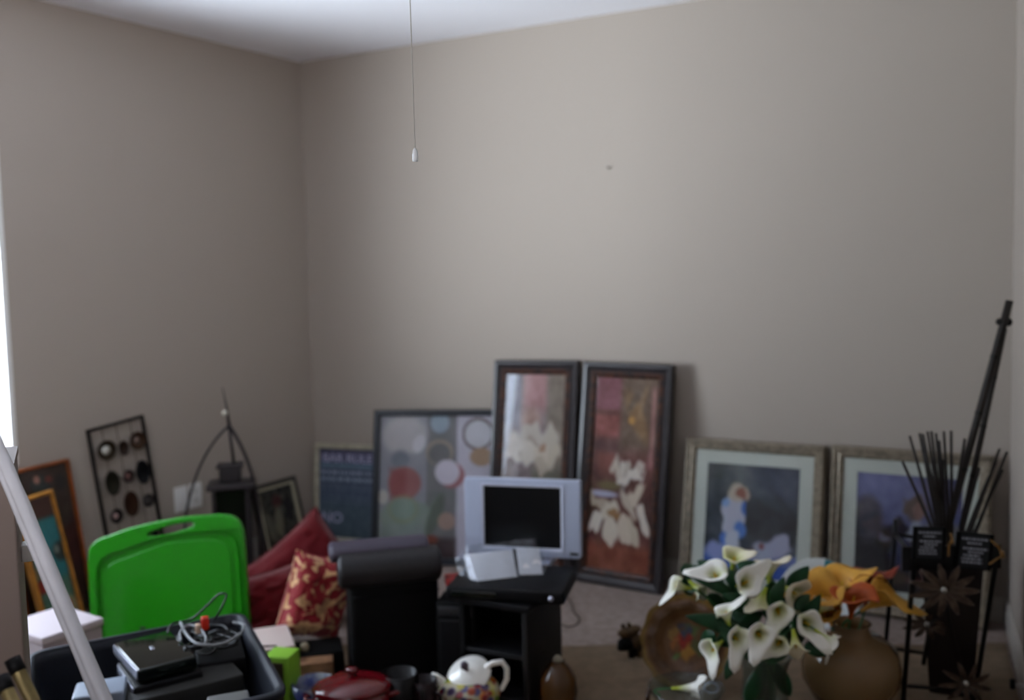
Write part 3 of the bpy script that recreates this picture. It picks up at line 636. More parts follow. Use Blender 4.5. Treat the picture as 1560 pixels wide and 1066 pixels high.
def device(name, A_, B_, C_, z, th, lab, cat, topm, sidem=None, group=None):
    """flat box: A near-left, B near-right corner pixels of its top, C the far corner beside B"""
    a, b_, c = atz(*A_, z), atz(*B_, z), atz(*C_, z); x = (b_ - a); y = (c - b_); y = y - x * (y.dot(x) / x.dot(x))
    lx, ly = x.length, y.length; m_ = axes(x, y, Vector((0, 0, 1)) if x.cross(y).z > 0 else Vector((0, 0, 1)), Vector((a.x, a.y, z - th)))
    t = thing(name, (0, 0, 0), 0, lab, cat, group, mat=m_)
    MB().rbox(0, lx, 0, ly, 0, th, min(.006, th * .3)).build('housing', topm, t)
    if sidem:
        MB().rbox(-.002, .0015, .006, ly - .006, th * .25, th * .9, .0012).build('side_strip', sidem, t)
    return t, lx, ly
dv, lx, ly = device('media_player', (210, 1021), (300, 998), (262, 958), .375, .035, 'glossy black media box with a silver side, on top in the tote', 'electronics', m_gloss, m_silver)
MB().rbox(lx * .45, lx * .52, ly * .5, ly * .6, .034, .0362, .001).build('emblem', m_silver, dv)
device('cable_box', (204, 1048), (310, 1022), (282, 985), .335, .04, 'black box under the glossy media box in the tote', 'electronics', m_black, m_silver)
device('grey_case', (165, 1078), (372, 1026), (345, 1000), .32, .05, 'flat dark grey case lying across the front of the tote', 'case', mat('grey_case', (34, 34, 32), .6))
device('power_supply', (300, 1012), (375, 1000), (350, 955), .33, .06, 'black power supply under the tangled cables in the tote', 'electronics', m_black)
device('router', (110, 1064), (190, 1052), (178, 1030), .345, .04, 'light grey plastic router at the left front of the tote', 'electronics', mat('light_grey_plastic', (132, 142, 156), .5), m_silver)
device('white_adapter', (320, 1092), (386, 1080), (372, 1050), .33, .05, 'pale grey adapter at the front right of the tote', 'electronics', mat('pale_grey_plastic', (96, 96, 94), .5))
def cable(name, pts, r, m, lab, z=.36, Y=None, closed=False, group='loose cables in the tote'):
    ps = [atz(x, y, zz) for (x, y, zz) in pts]; sm = []
    n = len(ps)
    for i in range(n - 1):
        p0, p1, p2, p3 = ps[max(i - 1, 0)], ps[i], ps[i + 1], ps[min(i + 2, n - 1)]
        for k in range(6):
            s_ = k / 6; sm.append(((p1 * 2) + (p2 - p0) * s_ + (p0 * 2 - p1 * 5 + p2 * 4 - p3) * s_ ** 2 + (p1 * 3 - p0 - p2 * 3 + p3) * s_ ** 3) * .5)
    sm.append(ps[-1]); o = MB().tube(sm, r, 8).build(name, m); return tag(o, lab, 'cable', group)
m_cab = mat('grey_cable', (120, 122, 124), .45); m_cabk = mat('black_cable', (14, 14, 15), .4)
cable('cable', [(275, 948, .39), (284, 966, .39), (300, 980, .39), (325, 982, .385), (345, 978, .385), (366, 965, .38), (371, 952, .38), (355, 948, .38)], .0042, m_cab, 'thick grey cable looping across the top of the tote')
cable('cable', [(276, 976, .38), (275, 962, .39), (288, 952, .395), (306, 958, .395), (314, 974, .39), (308, 984, .385)], .0035, m_cab, 'grey cable ring beside the red plug')
cable('cable', [(255, 965, .38), (262, 950, .39), (280, 946, .39), (296, 940, .40), (318, 920, .44), (334, 905, .47), (345, 906, .47), (338, 925, .44), (325, 945, .40)], .003, m_cabk, 'thin black cable arching up before the green panel')
for k in range(6):
    random.seed(40 + k); cx, cy = 285 + 12 * k, 965 + random.uniform(-6, 34)
    cable('cable', [(cx + math.cos(a) * random.uniform(18, 32), cy + math.sin(a) * random.uniform(8, 14), .36 + random.uniform(0, .02)) for a in [i * .9 + k for i in range(8)]], .0035, m_cabk, 'black cable coiled among others in the tote')
p = atz(312, 942, .42); t = thing('red_plug', p - Vector((0, 0, .05)), .4, 'small red and cream plug sticking up from the cables', 'plug')
MB().rbox(-.010, .010, -.010, .010, .02, .055, .004).build('body', mat('red_plastic', (196, 44, 28), .35), t)
MB().rbox(-.026, -.011, -.008, .008, .012, .038, .003).build('cream_plug', mat('cream_plastic', (200, 170, 146), .4), t)
MB().tube([(0, 0, .02), (.004, 0, 0), (.02, .01, -.02)], .004, 8).build('lead', m_cabk, t)
# white box with pale lid left of the tote
a = atz(58, 962, .30)
t = thing('white_carton', (a.x, a.y, 0), math.radians(-34), 'low white carton between the tote and the teal picture', 'box')
MB().rbox(-.16, .06, -.02, .17, 0, .275, .004).build('body', mat('white_card', (170, 158, 160), .7), t)
MB().rbox(-.164, .064, -.024, .174, .277, .30, .004).build('lid', mat('pale_lid', (200, 188, 192), .6), t)

# ------------------------------------------------------------------ cushions
def cushion(name, c, ax, up, w, h, th, m, lab, parts=True, seed=0, group=None):
    ax = Vector(ax).normalized(); up = Vector(up); up = (up - ax * up.dot(ax)).normalized(); bk = up.cross(ax)
    mm = axes(ax, bk, up, c); t = thing(name, (0, 0, 0), 0, lab, 'cushion', group, mat=mm)
    def side(sg):
        def f(i, j):
            x, z = 2 * i - 1, 2 * j - 1; e = max(0, (1 - x ** 4)) ** .5 * max(0, (1 - z ** 4)) ** .5
            pin = 1 - .10 * (1 - z * z) * abs(x) ** 3; pinz = 1 - .10 * (1 - x * x) * abs(z) ** 3
            wr = .08 * mnoise.noise(Vector((x * 2.5 + seed, z * 2.5, sg * 3)))+ .04 * mnoise.noise(Vector((x * 7 + seed, z * 7, sg * 3)))
            return (x * w / 2 * pin, sg * (th / 2 * e * (1 + wr * 3) + .002), z * h / 2 * pinz)
        return f
    MB().surf(side(-1), 36, 36).build('front_cover', m, t); MB().surf(side(1), 36, 36).build('back_cover', m, t)
    pts = []
    for k in range(80):
        s_ = k / 80 * 4; q = int(s_); f = (s_ - q) * 2 - 1
        x, z = ((f, -1), (1, f), (-f, 1), (-1, -f))[q]
        pts.append((x * w / 2 * (1 - .10 * (1 - z * z) * abs(x) ** 3), 0, z * h / 2 * (1 - .10 * (1 - x * x) * abs(z) ** 3)))
    MB().tube(pts + [pts[0]], .004, 6).build('piping', m, t)
    return t
m_red = mat('burgundy_cloth', (92, 6, 14), .85, spec=.15, bump=.25, bscale=150, sheen=.3)
def brocade():
    m = mat('red_gold_brocade', (150, 24, 30), .6, sheen=.2); nt = m.node_tree; b_ = nt.nodes['Principled BSDF']
    tc = nt.nodes.new('ShaderNodeTexCoord'); n = nt.nodes.new('ShaderNodeTexNoise'); n.inputs['Scale'].default_value = 15; n.inputs['Detail'].default_value = 1.5; n.inputs['Distortion'].default_value = 2.2
    r = nt.nodes.new('ShaderNodeValToRGB'); r.color_ramp.elements[0].position = .50; r.color_ramp.elements[1].position = .57
    r.color_ramp.elements[0].color = (*lin((140, 18, 30)), 1); r.color_ramp.elements[1].color = (*lin((214, 168, 120)), 1)
    nt.links.new(tc.outputs['Object'], n.inputs['Vector']); nt.links.new(n.outputs['Fac'], r.inputs[0]); nt.links.new(r.outputs[0], b_.inputs['Base Color']); return m
m_broc = brocade()
cushion('red_cushion', at(462, 882, 3.62), (.8, .25, .62), (-.6, .1, .8), .42, .37, .16, m_red, 'plain burgundy cushion standing on one corner before the small sign', seed=1, group='red cushions beside the bin')
cushion('red_cushion', at(424, 915, 3.38), (.94, .3, .2), (-.2, .2, .95), .30, .24, .16, m_red, 'plain burgundy cushion low beside the green panel', seed=5, group='red cushions beside the bin')
cushion('red_cushion', at(482, 908, 3.25), (.74, .55, -.30), (.28, .15, .95), .24, .30, .13, m_broc, 'red and gold brocade cushion leaning against the black padded seat', seed=9, group='red cushions beside the bin')

# ------------------------------------------------------------------ papers, lime box, boards between bin and seat
m_paper = mat('pinkish_paper', (196, 178, 170), .8)
t = thing('open_carton', atz(408, 990, 0) * 1, math.radians(20), 'carton topped with loose pinkish papers beside the tote', 'box'); pc = at(404, 978, 3.0); t.location = (pc.x, pc.y, 0)
MB().rbox(-.09, .09, -.08, .14, 0, pc.z - .004, .003).build('body', mat('brown_card', (96, 76, 58), .8), t)
MB().rbox(-.085, .085, -.075, .13, pc.z - .004, pc.z + .003, .001).build('paper', m_paper, t)
MB().tube([(-.06, -.02, pc.z + .004), (-.01, -.05, pc.z + .006), (.03, -.06, pc.z + .005)], .003, 6).build('dark_pen', m_black, t)
p = at(430, 1015, 2.75)
t = thing('lime_green_box', (p.x, p.y, 0), math.radians(-12), 'small lime green box with dark front squeezed beside the tote', 'box')
MB().rbox(-.05, .03, -.02, .06, 0, p.z + .035, .003).build('body', mat('lime_card', (128, 178, 52), .5), t)
MB().rbox(-.046, .012, -.023, -.019, .02, p.z + .018, .001).build('front_panel', mat('olive_brown_print', (62, 50, 26), .6, vary=.5, vscale=30), t)
p = at(476, 1014, 2.95)
t = thing('wooden_block', (p.x, p.y, 0), math.radians(10), 'tan wooden block behind the red casserole', 'wood block')
MB().rbox(-.065, .065, -.03, .03, 0, p.z + .02, .003).build('body', mat('tan_wood', (136, 98, 68), .6, vary=.4, vscale=30), t)
p = at(485, 985, 3.1)
t = thing('black_case', (p.x, p.y, 0), math.radians(15), 'low black case between the brocade cushion and the padded seat', 'case')
MB().rbox(-.13, .08, -.06, .08, 0, p.z, .01).build('body', m_blackmat, t); MB().rbox(-.03, .03, -.068, -.058, p.z - .06, p.z - .04, .003).build('latch', m_silver, t)
MB().lathe([(.001, .03), (.012, .024), (.016, .01), (.012, 0)], 14, mat=Matrix.Translation((-.045, -.02, p.z))).build('cream_knob', mat('cream', (150, 138, 112), .5), t)

# ------------------------------------------------------------------ black padded seat with rolled top
m_vinyl = mat('dark_grey_vinyl', (32, 30, 32), .5, spec=.4, bump=.1, bscale=50)
m_vinylb = mat('black_vinyl', (7, 7, 8), .6, spec=.15)
yaw = math.radians(14)
p = at(590, 880, 3.05)
t = thing('padded_seat', (p.x, p.y, 0), yaw, 'black upholstered seat topped by two dark grey padded rolls', 'seat')
z1 = at(585, 862, 3.0).z; z2 = at(585, 838, 3.05).z
def roll(b_, x0, x1, y, z, r, sy=1.0):
    n = 22; vs = []
    def f(i, j):
        s_ = j; e = min(s_, 1 - s_) * (x1 - x0); k = 1 if e > r * .22 else math.sqrt(max(0, 1 - ((r * .22 - e) / (r * .22)) ** 2)) * .25 + .75
        a = 2 * PI * i; return (x0 + (x1 - x0) * s_, y + math.cos(a) * r * k * sy, z + math.sin(a) * r * k)
    b_.surf(f, 20, 40, True); b_.add([f(i / 20, 0) for i in range(20)], [list(range(20))], True); b_.add([f(i / 20, 1) for i in range(20)], [list(range(20))], True)
roll(b := MB(), -.160, .172, -.02, z1 - .012, .056, 1.1); b.build('lower_roll', m_vinyl, t)
roll(b := MB(), -.182, .140, .035, z2 + .000, .032, 1.8); b.build('upper_roll', mat('grey_violet_vinyl', (66, 60, 72), .5, spec=.4), t)
MB().rbox(-.125, .165, -.03, .20, .0, z1 - .045, .02, seg=3).build('body', m_vinylb, t)
MB().tube([(-.125, -.031, z1 - .10), (.165, -.031, z1 - .10)], .003, 6).build('seam', m_vinylb, t)

# ------------------------------------------------------------------ small speaker, black cabinet and what stands on it
p = at(694, 918, 2.93)
t = thing('black_speaker', (p.x, p.y, 0), math.radians(-10), 'small black speaker box between the padded seat and the shelf unit', 'speaker')
p_sp = p.z
MB().rbox(-.066, .062, 0, .12, 0, p.z, .008).build('body', m_blackmat, t); MB().rbox(-.055, .052, -.006, .002, .03, p.z - .055, .006).build('grille', m_black, t)
MB().rbox(-.058, .054, -.005, .002, p.z - .045, p.z - .012, .004).build('lit_top_band', mat('lit_top_grey', (36, 36, 38), .5), t)  # paler strip: light catching the top of the box, put into its colour
yawc = -math.atan2(.4561, .8899)
fr_ = atz(806, 1093, 0)
t = thing('shelf_unit', (fr_.x, fr_.y, 0), yawc, 'black open shelf unit with cluttered top under the monitor', 'shelf unit')
cw, cdp, ch = .235, .25, .325
MB().rbox(-cw, -cw + .018, 0, cdp, 0, ch, .002).build('side_panel', m_blackmat, t); MB().rbox(-.018, 0, 0, cdp, 0, ch, .002).build('side_panel', mat('black_brown_side', (20, 18, 17), .6), t)
MB().box(-cw + .018, -.018, cdp - .008, cdp - .002, 0, ch).build('back_panel', m_blackmat, t)
MB().rbox(-cw - .012, .012, -.012, cdp + .01, ch, ch + .02, .004).build('top', m_black, t)
for z in (.03, .17): MB().rbox(-cw + .018, -.018, .004, cdp - .008, z, z + .014, .002).build('shelf', mat('shelf_black', (20, 20, 22), .5), t)
q = atz(786, 890, .37)
tp = thing('dvd_player', (q.x, q.y, ch + .02), yawc + .25, 'flat black player on the shelf unit below the monitor', 'electronics')
MB().rbox(-.20, .17, -.10, .16, 0, .042, .012, seg=3).build('housing', m_black, tp); MB().rbox(-.18, -.04, -.103, -.097, .012, .03, .002).build('front_slot', m_gloss, tp)
MB().lathe([(.001, .0), (.008, .001), (.009, .006), (.001, .008)], 12, mat=Matrix.Translation((.13, -.10, .02)) @ Matrix.Rotation(PI / 2, 4, 'X')).build('knob', m_silver, tp)
# monitor
V_MON = [0.0194, 3.1159, 0.5289, -0.2655, 0.0428, -0.0, 0.3974, 0.2583]
m_case = mat('silver_casing', (176, 184, 204), .35, metal=.15, spec=.5)
t = thing('monitor', (0, 0, 0), 0, 'small silver flat monitor with black screen standing on the shelf unit', 'monitor', mat=frame_mat(V_MON))
w, h = V_MON[6], V_MON[7]
sc0, sc1, sz0, sz1 = -w / 2 + w * .17, -w / 2 + w * .835, h * .115, h * .90
plate2d([rrect(-w / 2, w / 2, 0, h, .008, 4), [(sc0, sz0), (sc0, sz1), (sc1, sz1), (sc1, sz0)]], .03, .004, 3).build('bezel', m_case, t).location = (0, .012, 0)
moulding(sc1 - sc0 + .016, sz1 - sz0 + .016, [(0, .004), (0, -.006), (.008, -.004), (.008, .01)]).build('screen_surround', mat('bright_silver', (206, 210, 226), .3, metal=.2), t).location = ((sc0 + sc1) / 2, 0, sz0 - .008)
MB().box(sc0 - .002, sc1 + .002, .004, .008, sz0 - .002, sz1 + .002).build('screen', mat('black_screen', (6, 7, 9), .3, spec=.35), t)
MB().rbox(-w / 2 + .02, w / 2 - .02, .026, .06, .02, h - .02, .01).build('back_shell', m_case, t)
MB().rbox(w / 2 - .035, w / 2 - .008, -.0045, -.002, .012, .020, .001).build('maker_mark', m_iron, t)
MB().rbox(-.03, .03, .02, .05, -.02, .06, .004).build('neck', m_case, t); MB().rbox(-.10, .10, -.03, .09, -.026, -.010, .005).build('foot', m_case, t)
# paper stack in clear bag
a = at(772, 862, 2.98); up = Vector((0, -.45, .89)).normalized()
pm = Matrix.Translation(a + Vector((0, -.01, .006))) @ Matrix.Rotation(math.radians(16), 4, 'Z') @ Matrix.Rotation(math.radians(36), 4, 'X') @ Matrix.Scale(1.18, 4)
t = thing('paper_stack', (0, 0, 0), 0, 'stack of white papers in a clear plastic bag before the monitor', 'papers', mat=pm)
m_pap = mat('white_paper', (236, 234, 236), .7); 
MB().rbox(-.105, .075, -.045, .055, -.022, -.006, .002).build('paper', m_pap, t); MB().rbox(-.095, .025, -.05, .045, -.006, .004, .002, mat=Matrix.Rotation(.06, 4, 'Z')).build('paper', m_pap, t)
MB().rbox(.03, .095, -.035, .055, -.006, .008, .002, mat=Matrix.Rotation(-.15, 4, 'Z')).build('paper', m_pap, t)
MB().rbox(-.07, .08, -.0465, -.0445, -.017, -.012, .0005).build('red_stripe', mat('red_ink', (170, 60, 48), .6), t)
MB().box(.022, .032, -.04, .05, .004, .0065, Matrix.Rotation(-.1, 4, 'Z')).build('dark_strip', m_iron, t)
def bag(i, j):
    x = -.125 + .25 * i; y = -.075 + .145 * j; z = .012 - .05 * max(0, (abs(i - .5) - .38) / .12) - .045 * max(0, (.2 - j) / .2)
    n_ = mnoise.noise(Vector((x * 30, y * 30, 2))) * .010 + mnoise.noise(Vector((x * 70, y * 70, 5))) * .005
    return (x, y, z + n_)
MB().surf(bag, 44, 30).build('plastic_bag', glass_mat('clear_film', (236, 240, 244), .12, .10, (190, 194, 204)), t)
# red books left
q = at(714, 903, 2.99); q.z = p_sp + .013
t = thing('red_book', (q.x, q.y, q.z - .012), math.radians(-24), 'red book lying at the left of the black player', 'book')
MB().rbox(-.06, .05, -.03, .05, 0, .024, .002).build('cover', mat('red_cover', (160, 26, 22), .5, vary=.5, vscale=30, col2=(96, 22, 14)), t); MB().box(-.056, .0505, -.028, .046, .004, .020).build('pages', m_paper, t)
q2 = at(694, 876, 2.99); q2.z = p_sp + .045
t = thing('red_book', (q2.x, q2.y, q2.z - .016), math.radians(10), 'small red box with a pale spot behind the padded rolls', 'box')
MB().rbox(-.03, .045, -.03, .06, 0, .03, .003).build('cover', bpy.data.materials['red_cover'], t); MB().rbox(.012, .036, -.032, -.029, .012, .026, .001).build('pale_spot', m_paper, t)
o = cable('cable', [(862, 908, .01), (871, 918, .006), (874, 932, .005), (883, 942, .005), (878, 951, .005), (864, 954, .005), (850, 948, .01)], .0028, mat('brown_cord', (70, 60, 50), .6), 'thin dark cord curling on the carpet beside the shelf unit', group='x')
del o['group']

# ------------------------------------------------------------------ crockery in the front
m_redgl = mat('dark_red_glaze', (92, 7, 16), .15, spec=.5, coat=.4)
p = atz(540, 1120, 0)
cz = at(540, 1042, p.y).z
t = thing('casserole_dish', (p.x, p.y, 0), .2, 'round dark red glazed casserole with knobbed lid at the bottom edge', 'casserole')
MB().lathe([(.085, 0), (.104, .02), (.112, cz * .6), (.114, cz - .01), (.108, cz - .01), (.10, .02), (.0001, .015)], 40, 1.0, .82).build('pot', m_redgl, t)
MB().lathe([(.116, cz - .012), (.118, cz - .004), (.108, cz + .004), (.075, cz + .018), (.03, cz + .026), (.0001, cz + .027)], 40, 1.0, .82).build('lid', m_redgl, t)
MB().lathe([(.010, cz + .024), (.009, cz + .034), (.018, cz + .042), (.016, cz + .050), (.0001, cz + .052)], 20).build('knob', m_redgl, t)
for sx in (-1, 1): MB().tube([(sx * .10, -.03, cz - .03), (sx * .135, -.02, cz - .028), (sx * .135, .02, cz - .028), (sx * .10, .03, cz - .03)], .008, 10).build('handle', m_redgl, t)
p = atz(480, 1110, 0)
t = thing('blue_bowl', (p.x, p.y + .01, 0), 0, 'blue and white glazed bowl half behind the red casserole', 'bowl')
z_ = at(482, 1040, p.y).z
MB().lathe([(.03, 0), (.035, .01), (.06, z_ * .7), (.066, z_), (.062, z_), (.05, z_ * .6), (.0001, .02)], 32).build('body', mat('blue_glaze', (34, 50, 110), .2, coat=.4, col2=(120, 126, 132), vscale=18), t)
for (x, y, r, col, lab) in ((612, 1020, .055, (10, 10, 12), 'round black mug between the red casserole and the teapot'), (648, 1030, .040, (46, 6, 12), 'dark maroon mug just left of the teapot spout')):
    p = atz(x, 1105, 0); z_ = at(x, y + 4, p.y).z
    t = thing('mug', (p.x, p.y, 0), -.6, lab, 'mug', 'dark mugs beside the teapot')
    mg = mat('mug_glaze_%d' % x, tuple(c_ // 2 for c_ in col), .35, spec=.3)
    MB().lathe([(r * .7, 0), (r * .95, .01), (r, z_ * .5), (r * .98, z_), (r * .9, z_), (r * .88, .02), (.0001, .015)], 28).build('cup', mg, t)
    MB().tube([(r * .9, 0, z_ * .8), (r * 1.5, 0, z_ * .75), (r * 1.55, 0, z_ * .4), (r * .9, 0, z_ * .25)], .006, 8).build('handle', mg, t)
# teapot
p = atz(716, 1092, 0); Yt = p.y
t = thing('teapot', (p.x, p.y, 0), 0, 'white teapot painted with colourful fruit, its domed lid tilted', 'teapot')
k = Yt / F_PX
zt = at(716, 1036, Yt).z
m_tp = paint_mat('fruit_glaze', .12, .5, .5); m_wg = mat('white_glaze', (240, 238, 230), .12, coat=.5)
def tpr(a, r, z): return (r * (1 + .015 * math.cos(a * 10)), z)
o = MB().lathe([(.05, 0), (.058, .006), (.085, .035), (.098, .07), (.094, zt - .02), (.078, zt), (.060, zt + .008), (.058, zt)] , 48, 1, .85, fn=tpr).build('pot', m_tp, t)
sub = o.modifiers.new('s', 'SUBSURF'); sub.levels = 1; sub.render_levels = 1
def fruitcol(co, seed=1):
    rs = np.random.RandomState(seed); c = np.zeros((len(co), 3)) + np.array([176, 168, 140]); pal = [(200, 110, 36), (120, 18, 26), (60, 48, 80), (90, 110, 40), (206, 196, 130), (150, 60, 30), (70, 60, 100), (170, 160, 60), (110, 20, 40)]
    for i in range(420):
        q = np.array([rs.uniform(-.1, .1), rs.uniform(-.1, .05), rs.uniform(0, .145)]); dd = np.sqrt(((co - q) ** 2).sum(1)); k_ = np.clip((.015 - dd) / .005, 0, 1)[:, None]; c = c * (1 - k_) + np.array(pal[i % 9]) * k_
    return c
# denser surface for the painted fruit
pr = [(.05, 0), (.058, .006), (.085, .035), (.098, .07), (.094, zt - .02), (.078, zt), (.060, zt + .008)]
pd = []
for i in range(len(pr) - 1):
    for j in range(5): s_ = j / 5; pd.append((pr[i][0] * (1 - s_) + pr[i + 1][0] * s_, pr[i][1] * (1 - s_) + pr[i + 1][1] * s_))
pd += [pr[-1], (.058, zt), (.05, zt - .02)]
bpy.data.objects.remove(o); o = MB().lathe(pd, 120, 1, .85).build('pot', m_tp, t); color_mesh(o, fruitcol)
sp = lambda x, y: at(x, y, Yt) - Vector((p.x, p.y, 0))
MB().tube([sp(690, 1060), sp(680, 1048), sp(672, 1036), sp(664, 1030), sp(657, 1028)], [.018, .016, .012, .010, .0085], 14).build('spout', m_wg, t)
MB().tube([sp(738, 1018), sp(750, 1010), sp(765, 1008), sp(772, 1018), sp(772, 1034), sp(765, 1048), sp(752, 1056)], [.008, .009, .009, .008, .008, .008, .007], 12).build('handle', m_wg, t)
lm = Matrix.Translation(sp(715, 1028) + Vector((0, 0, 0))) @ Matrix.Rotation(math.radians(-16), 4, 'Y') @ Matrix.Rotation(math.radians(34), 4, 'X')
MB().lathe([(.058, -.010), (.060, -.002), (.068, .001), (.068, .005), (.056, .011), (.052, .012), (.040, .022), (.02, .030), (.0001, .032)], 40, 1, .95, lm).build('lid', m_wg, t)
MB().lathe([(.007, .030), (.006, .040), (.013, .050), (.010, .062), (.0001, .068)], 16, 1, 1, lm).build('lid_knob', mat('purple_brown_knob', (86, 74, 84), .3), t)
# gourd jug
p = atz(851, 1085, 0)
t = thing('amber_jug', (p.x, p.y, 0), 0, 'rounded amber brown ceramic jug right of the shelf unit', 'jug')
z_ = at(851, 1006, p.y).z
MB().lathe([(.03, 0), (.05, .012), (.060, z_ * .42), (.054, z_ * .68), (.034, z_ * .88), (.020, z_ * .97), (.022, z_), (.017, z_), (.015, z_ * .9)], 32).build('body', mat('amber_glaze', (84, 54, 24), .25, vary=.35, vscale=8, coat=.3), t)
MB().lathe([(.016, z_), (.014, z_ + .008), (.008, z_ + .016), (.0001, z_ + .018)], 16).build('stopper', mat('grey_stopper', (130, 124, 108), .5), t)
p = atz(695, 1080, .0)
# wooden board at the bottom edge
p = atz(822, 1090, 0); t = thing('wooden_coaster', (p.x - .02, p.y - .03, 0), .1, 'pale wooden disc at the bottom edge below the shelf unit', 'coaster')
MB().lathe([(.045, .0), (.05, .004), (.05, .028), (.046, .032), (.0001, .032)], 32).build('disc', mat('pale_wood', (176, 132, 96), .5, vary=.2, vscale=30), t)
MB().lathe([(.030, .032), (.030, .034), (.028, .034), (.028, .032)], 24, cap=False).build('ring_groove', m_blackmat, t)
# carved figurine
p = atz(962, 1004, 0); t = thing('carved_figurine', (p.x, p.y, 0), .3, 'small brown and black carved animal figurine left of the fruit plate', 'figurine')
m_carve = mat('carved_wood', (84, 62, 34), .55, vary=.5, vscale=30, bump=.4, bscale=60)
def lump(name, parts, m):
    b = MB()
    for (x, y, z, r, sx, sy, sz) in parts: b.ball((x, y, z), r, 10, sx, sy, sz)
    def md(o):
        r_ = o.modifiers.new('merge', 'REMESH'); r_.mode = 'VOXEL'; r_.voxel_size = .003; r_.use_smooth_shade = True
        s_ = o.modifiers.new('soft', 'SMOOTH'); s_.factor = .6; s_.iterations = 4
    return b.build(name, m, t, md)
lump('body', [(.01, 0, .06, .032, 1.1, .9, 1), (.03, .01, .035, .026, 1, 1, 1), (.03, -.01, .012, .013, 1, 1, 1.1), (.005, .012, .014, .013, 1, 1, 1.2), (-.015, 0, .095, .026, 1.2, .9, .8), (-.035, -.005, .10, .015, 1.3, .8, .8), (.012, .0, .105, .02, 1.3, 1, .7)], m_carve)
lump('dark_forepart', [(-.028, -.012, .062, .026, 1.1, 1, .9), (-.045, -.02, .055, .015, 1.2, 1, .8), (0, -.012, .04, .018, 1, 1, 1), (-.005, -.012, .012, .011, 1, 1, 1.1)], m_blackmat)
MB().ball((-.030, 0, .122), .008, 6).ball((-.006, .004, .122), .008, 6).build('ears', m_carve, t)
# decorative plate on its stand
V_PL = None
pcn = at(1046, 977, 2.98); nrm = Vector((-.42, -.82, .38)).normalized()
xz = Vector((0, 0, 1)).cross(-nrm).normalized(); yz = (-nrm).cross(xz)
pm = axes(xz, yz, nrm, pcn) if True else None
pm = axes(xz, nrm.cross(xz), nrm, pcn)
t = thing('decorative_plate', (0, 0, 0), 0, 'large brown carved plate with painted fruit centre, propped beside the lilies', 'plate', mat=pm)
m_plate = paint_mat('painted_wood', .45, .15)
prof = [(.0001, .000), (.03, .0), (.06, .001), (.075, .004), (.088, .013), (.100, .020), (.112, .022), (.124, .021), (.136, .024), (.142, .028), (.145, .026), (.143, .020), (.12, .012), (.09, .0), (.05, -.010), (.0001, -.010)]
pd = []
for i in range(len(prof) - 1):
    for j in range(3): s_ = j / 3; pd.append((prof[i][0] * (1 - s_) + prof[i + 1][0] * s_, prof[i][1] * (1 - s_) + prof[i + 1][1] * s_))
def scal(a, r, z): return (r * (1 + .018 * math.cos(a * 12) * max(0, (r - .1) / .045)), z + .002 * math.cos(a * 12) * (r > .1))
o = MB().lathe(pd, 120, 1.0, 1.04, fn=scal, cap=False).build('dish', m_plate, t)
def plcol(co):
    x, y = co[:, 0], co[:, 1]; r = np.hypot(x, y); c = np.zeros((len(x), 3)) + np.array([98, 64, 32])
    k_ = (np.abs(r - .108) < .014)[:, None]; c = np.where(k_, np.array([84, 56, 28]), c); c = np.where((r > .132)[:, None], np.array([120, 92, 40]), c)
    x0_, y0_ = x, y; x, y = x + vnoise(x0_, y0_, 45, 8.0)[:, 0] * .022, y + vnoise(x0_, y0_, 45, 9.0)[:, 0] * .022
    c = ell(c, x, y, -.035, .01, .03, .028, (84, 84, 40), 0, .4); c = ell(c, x, y, -.01, -.035, .028, .02, (76, 92, 44), 0, .4) ; c = ell(c, x, y, -.005, .03, .022, .022, (160, 112, 36), 0, .6)
    c = ell(c, x, y, .012, -.005, .026, .022, (140, 34, 20), 0, .5); c = ell(c, x, y, .04, .015, .018, .016, (140, 84, 30), 0, .6); c = ell(c, x, y, .01, -.035, .018, .016, (58, 60, 80), 0, .6); c = ell(c, x, y, .045, -.02, .018, .02, (130, 96, 40), 0, .4); c = ell(c, x, y, .02, .045, .016, .014, (90, 110, 50), 0, .4)
    return c + vnoise(x, y, 60, 2.0) * 14
color_mesh(o, plcol)
MB().tube([(-.10 + .022 * math.cos(a), .125 + .016 * math.sin(a), .03 + .004 * math.sin(a)) for a in [i * 2 * PI / 16 for i in range(17)]], .003, 8).build('ring_handle', m_silver, t)
Mi = pm.inverted()
foot = [Vector((pcn.x + s_, pcn.y + .02, .016)) for s_ in (-.06, .06)]
b = MB()
for sx, f in zip((-1, 1), foot):
    a = Mi @ f; top = Vector((sx * .045, .06, -.018)); bot = Vector((sx * .05, -.135, -.014)); hook = Vector((sx * .05, -.152, .03))
    fl = Mi @ Vector(((pm @ bot).x, (pm @ bot).y + .0, .018)); b.tube([top, bot, fl], .005, 8); b.tube([bot, hook], .004, 8); bk_ = Mi @ Vector(((pm @ top).x, (pm @ top).y + .06, .018)); b.tube([top, bk_], .004, 8)
b.build('easel', m_iron, t)

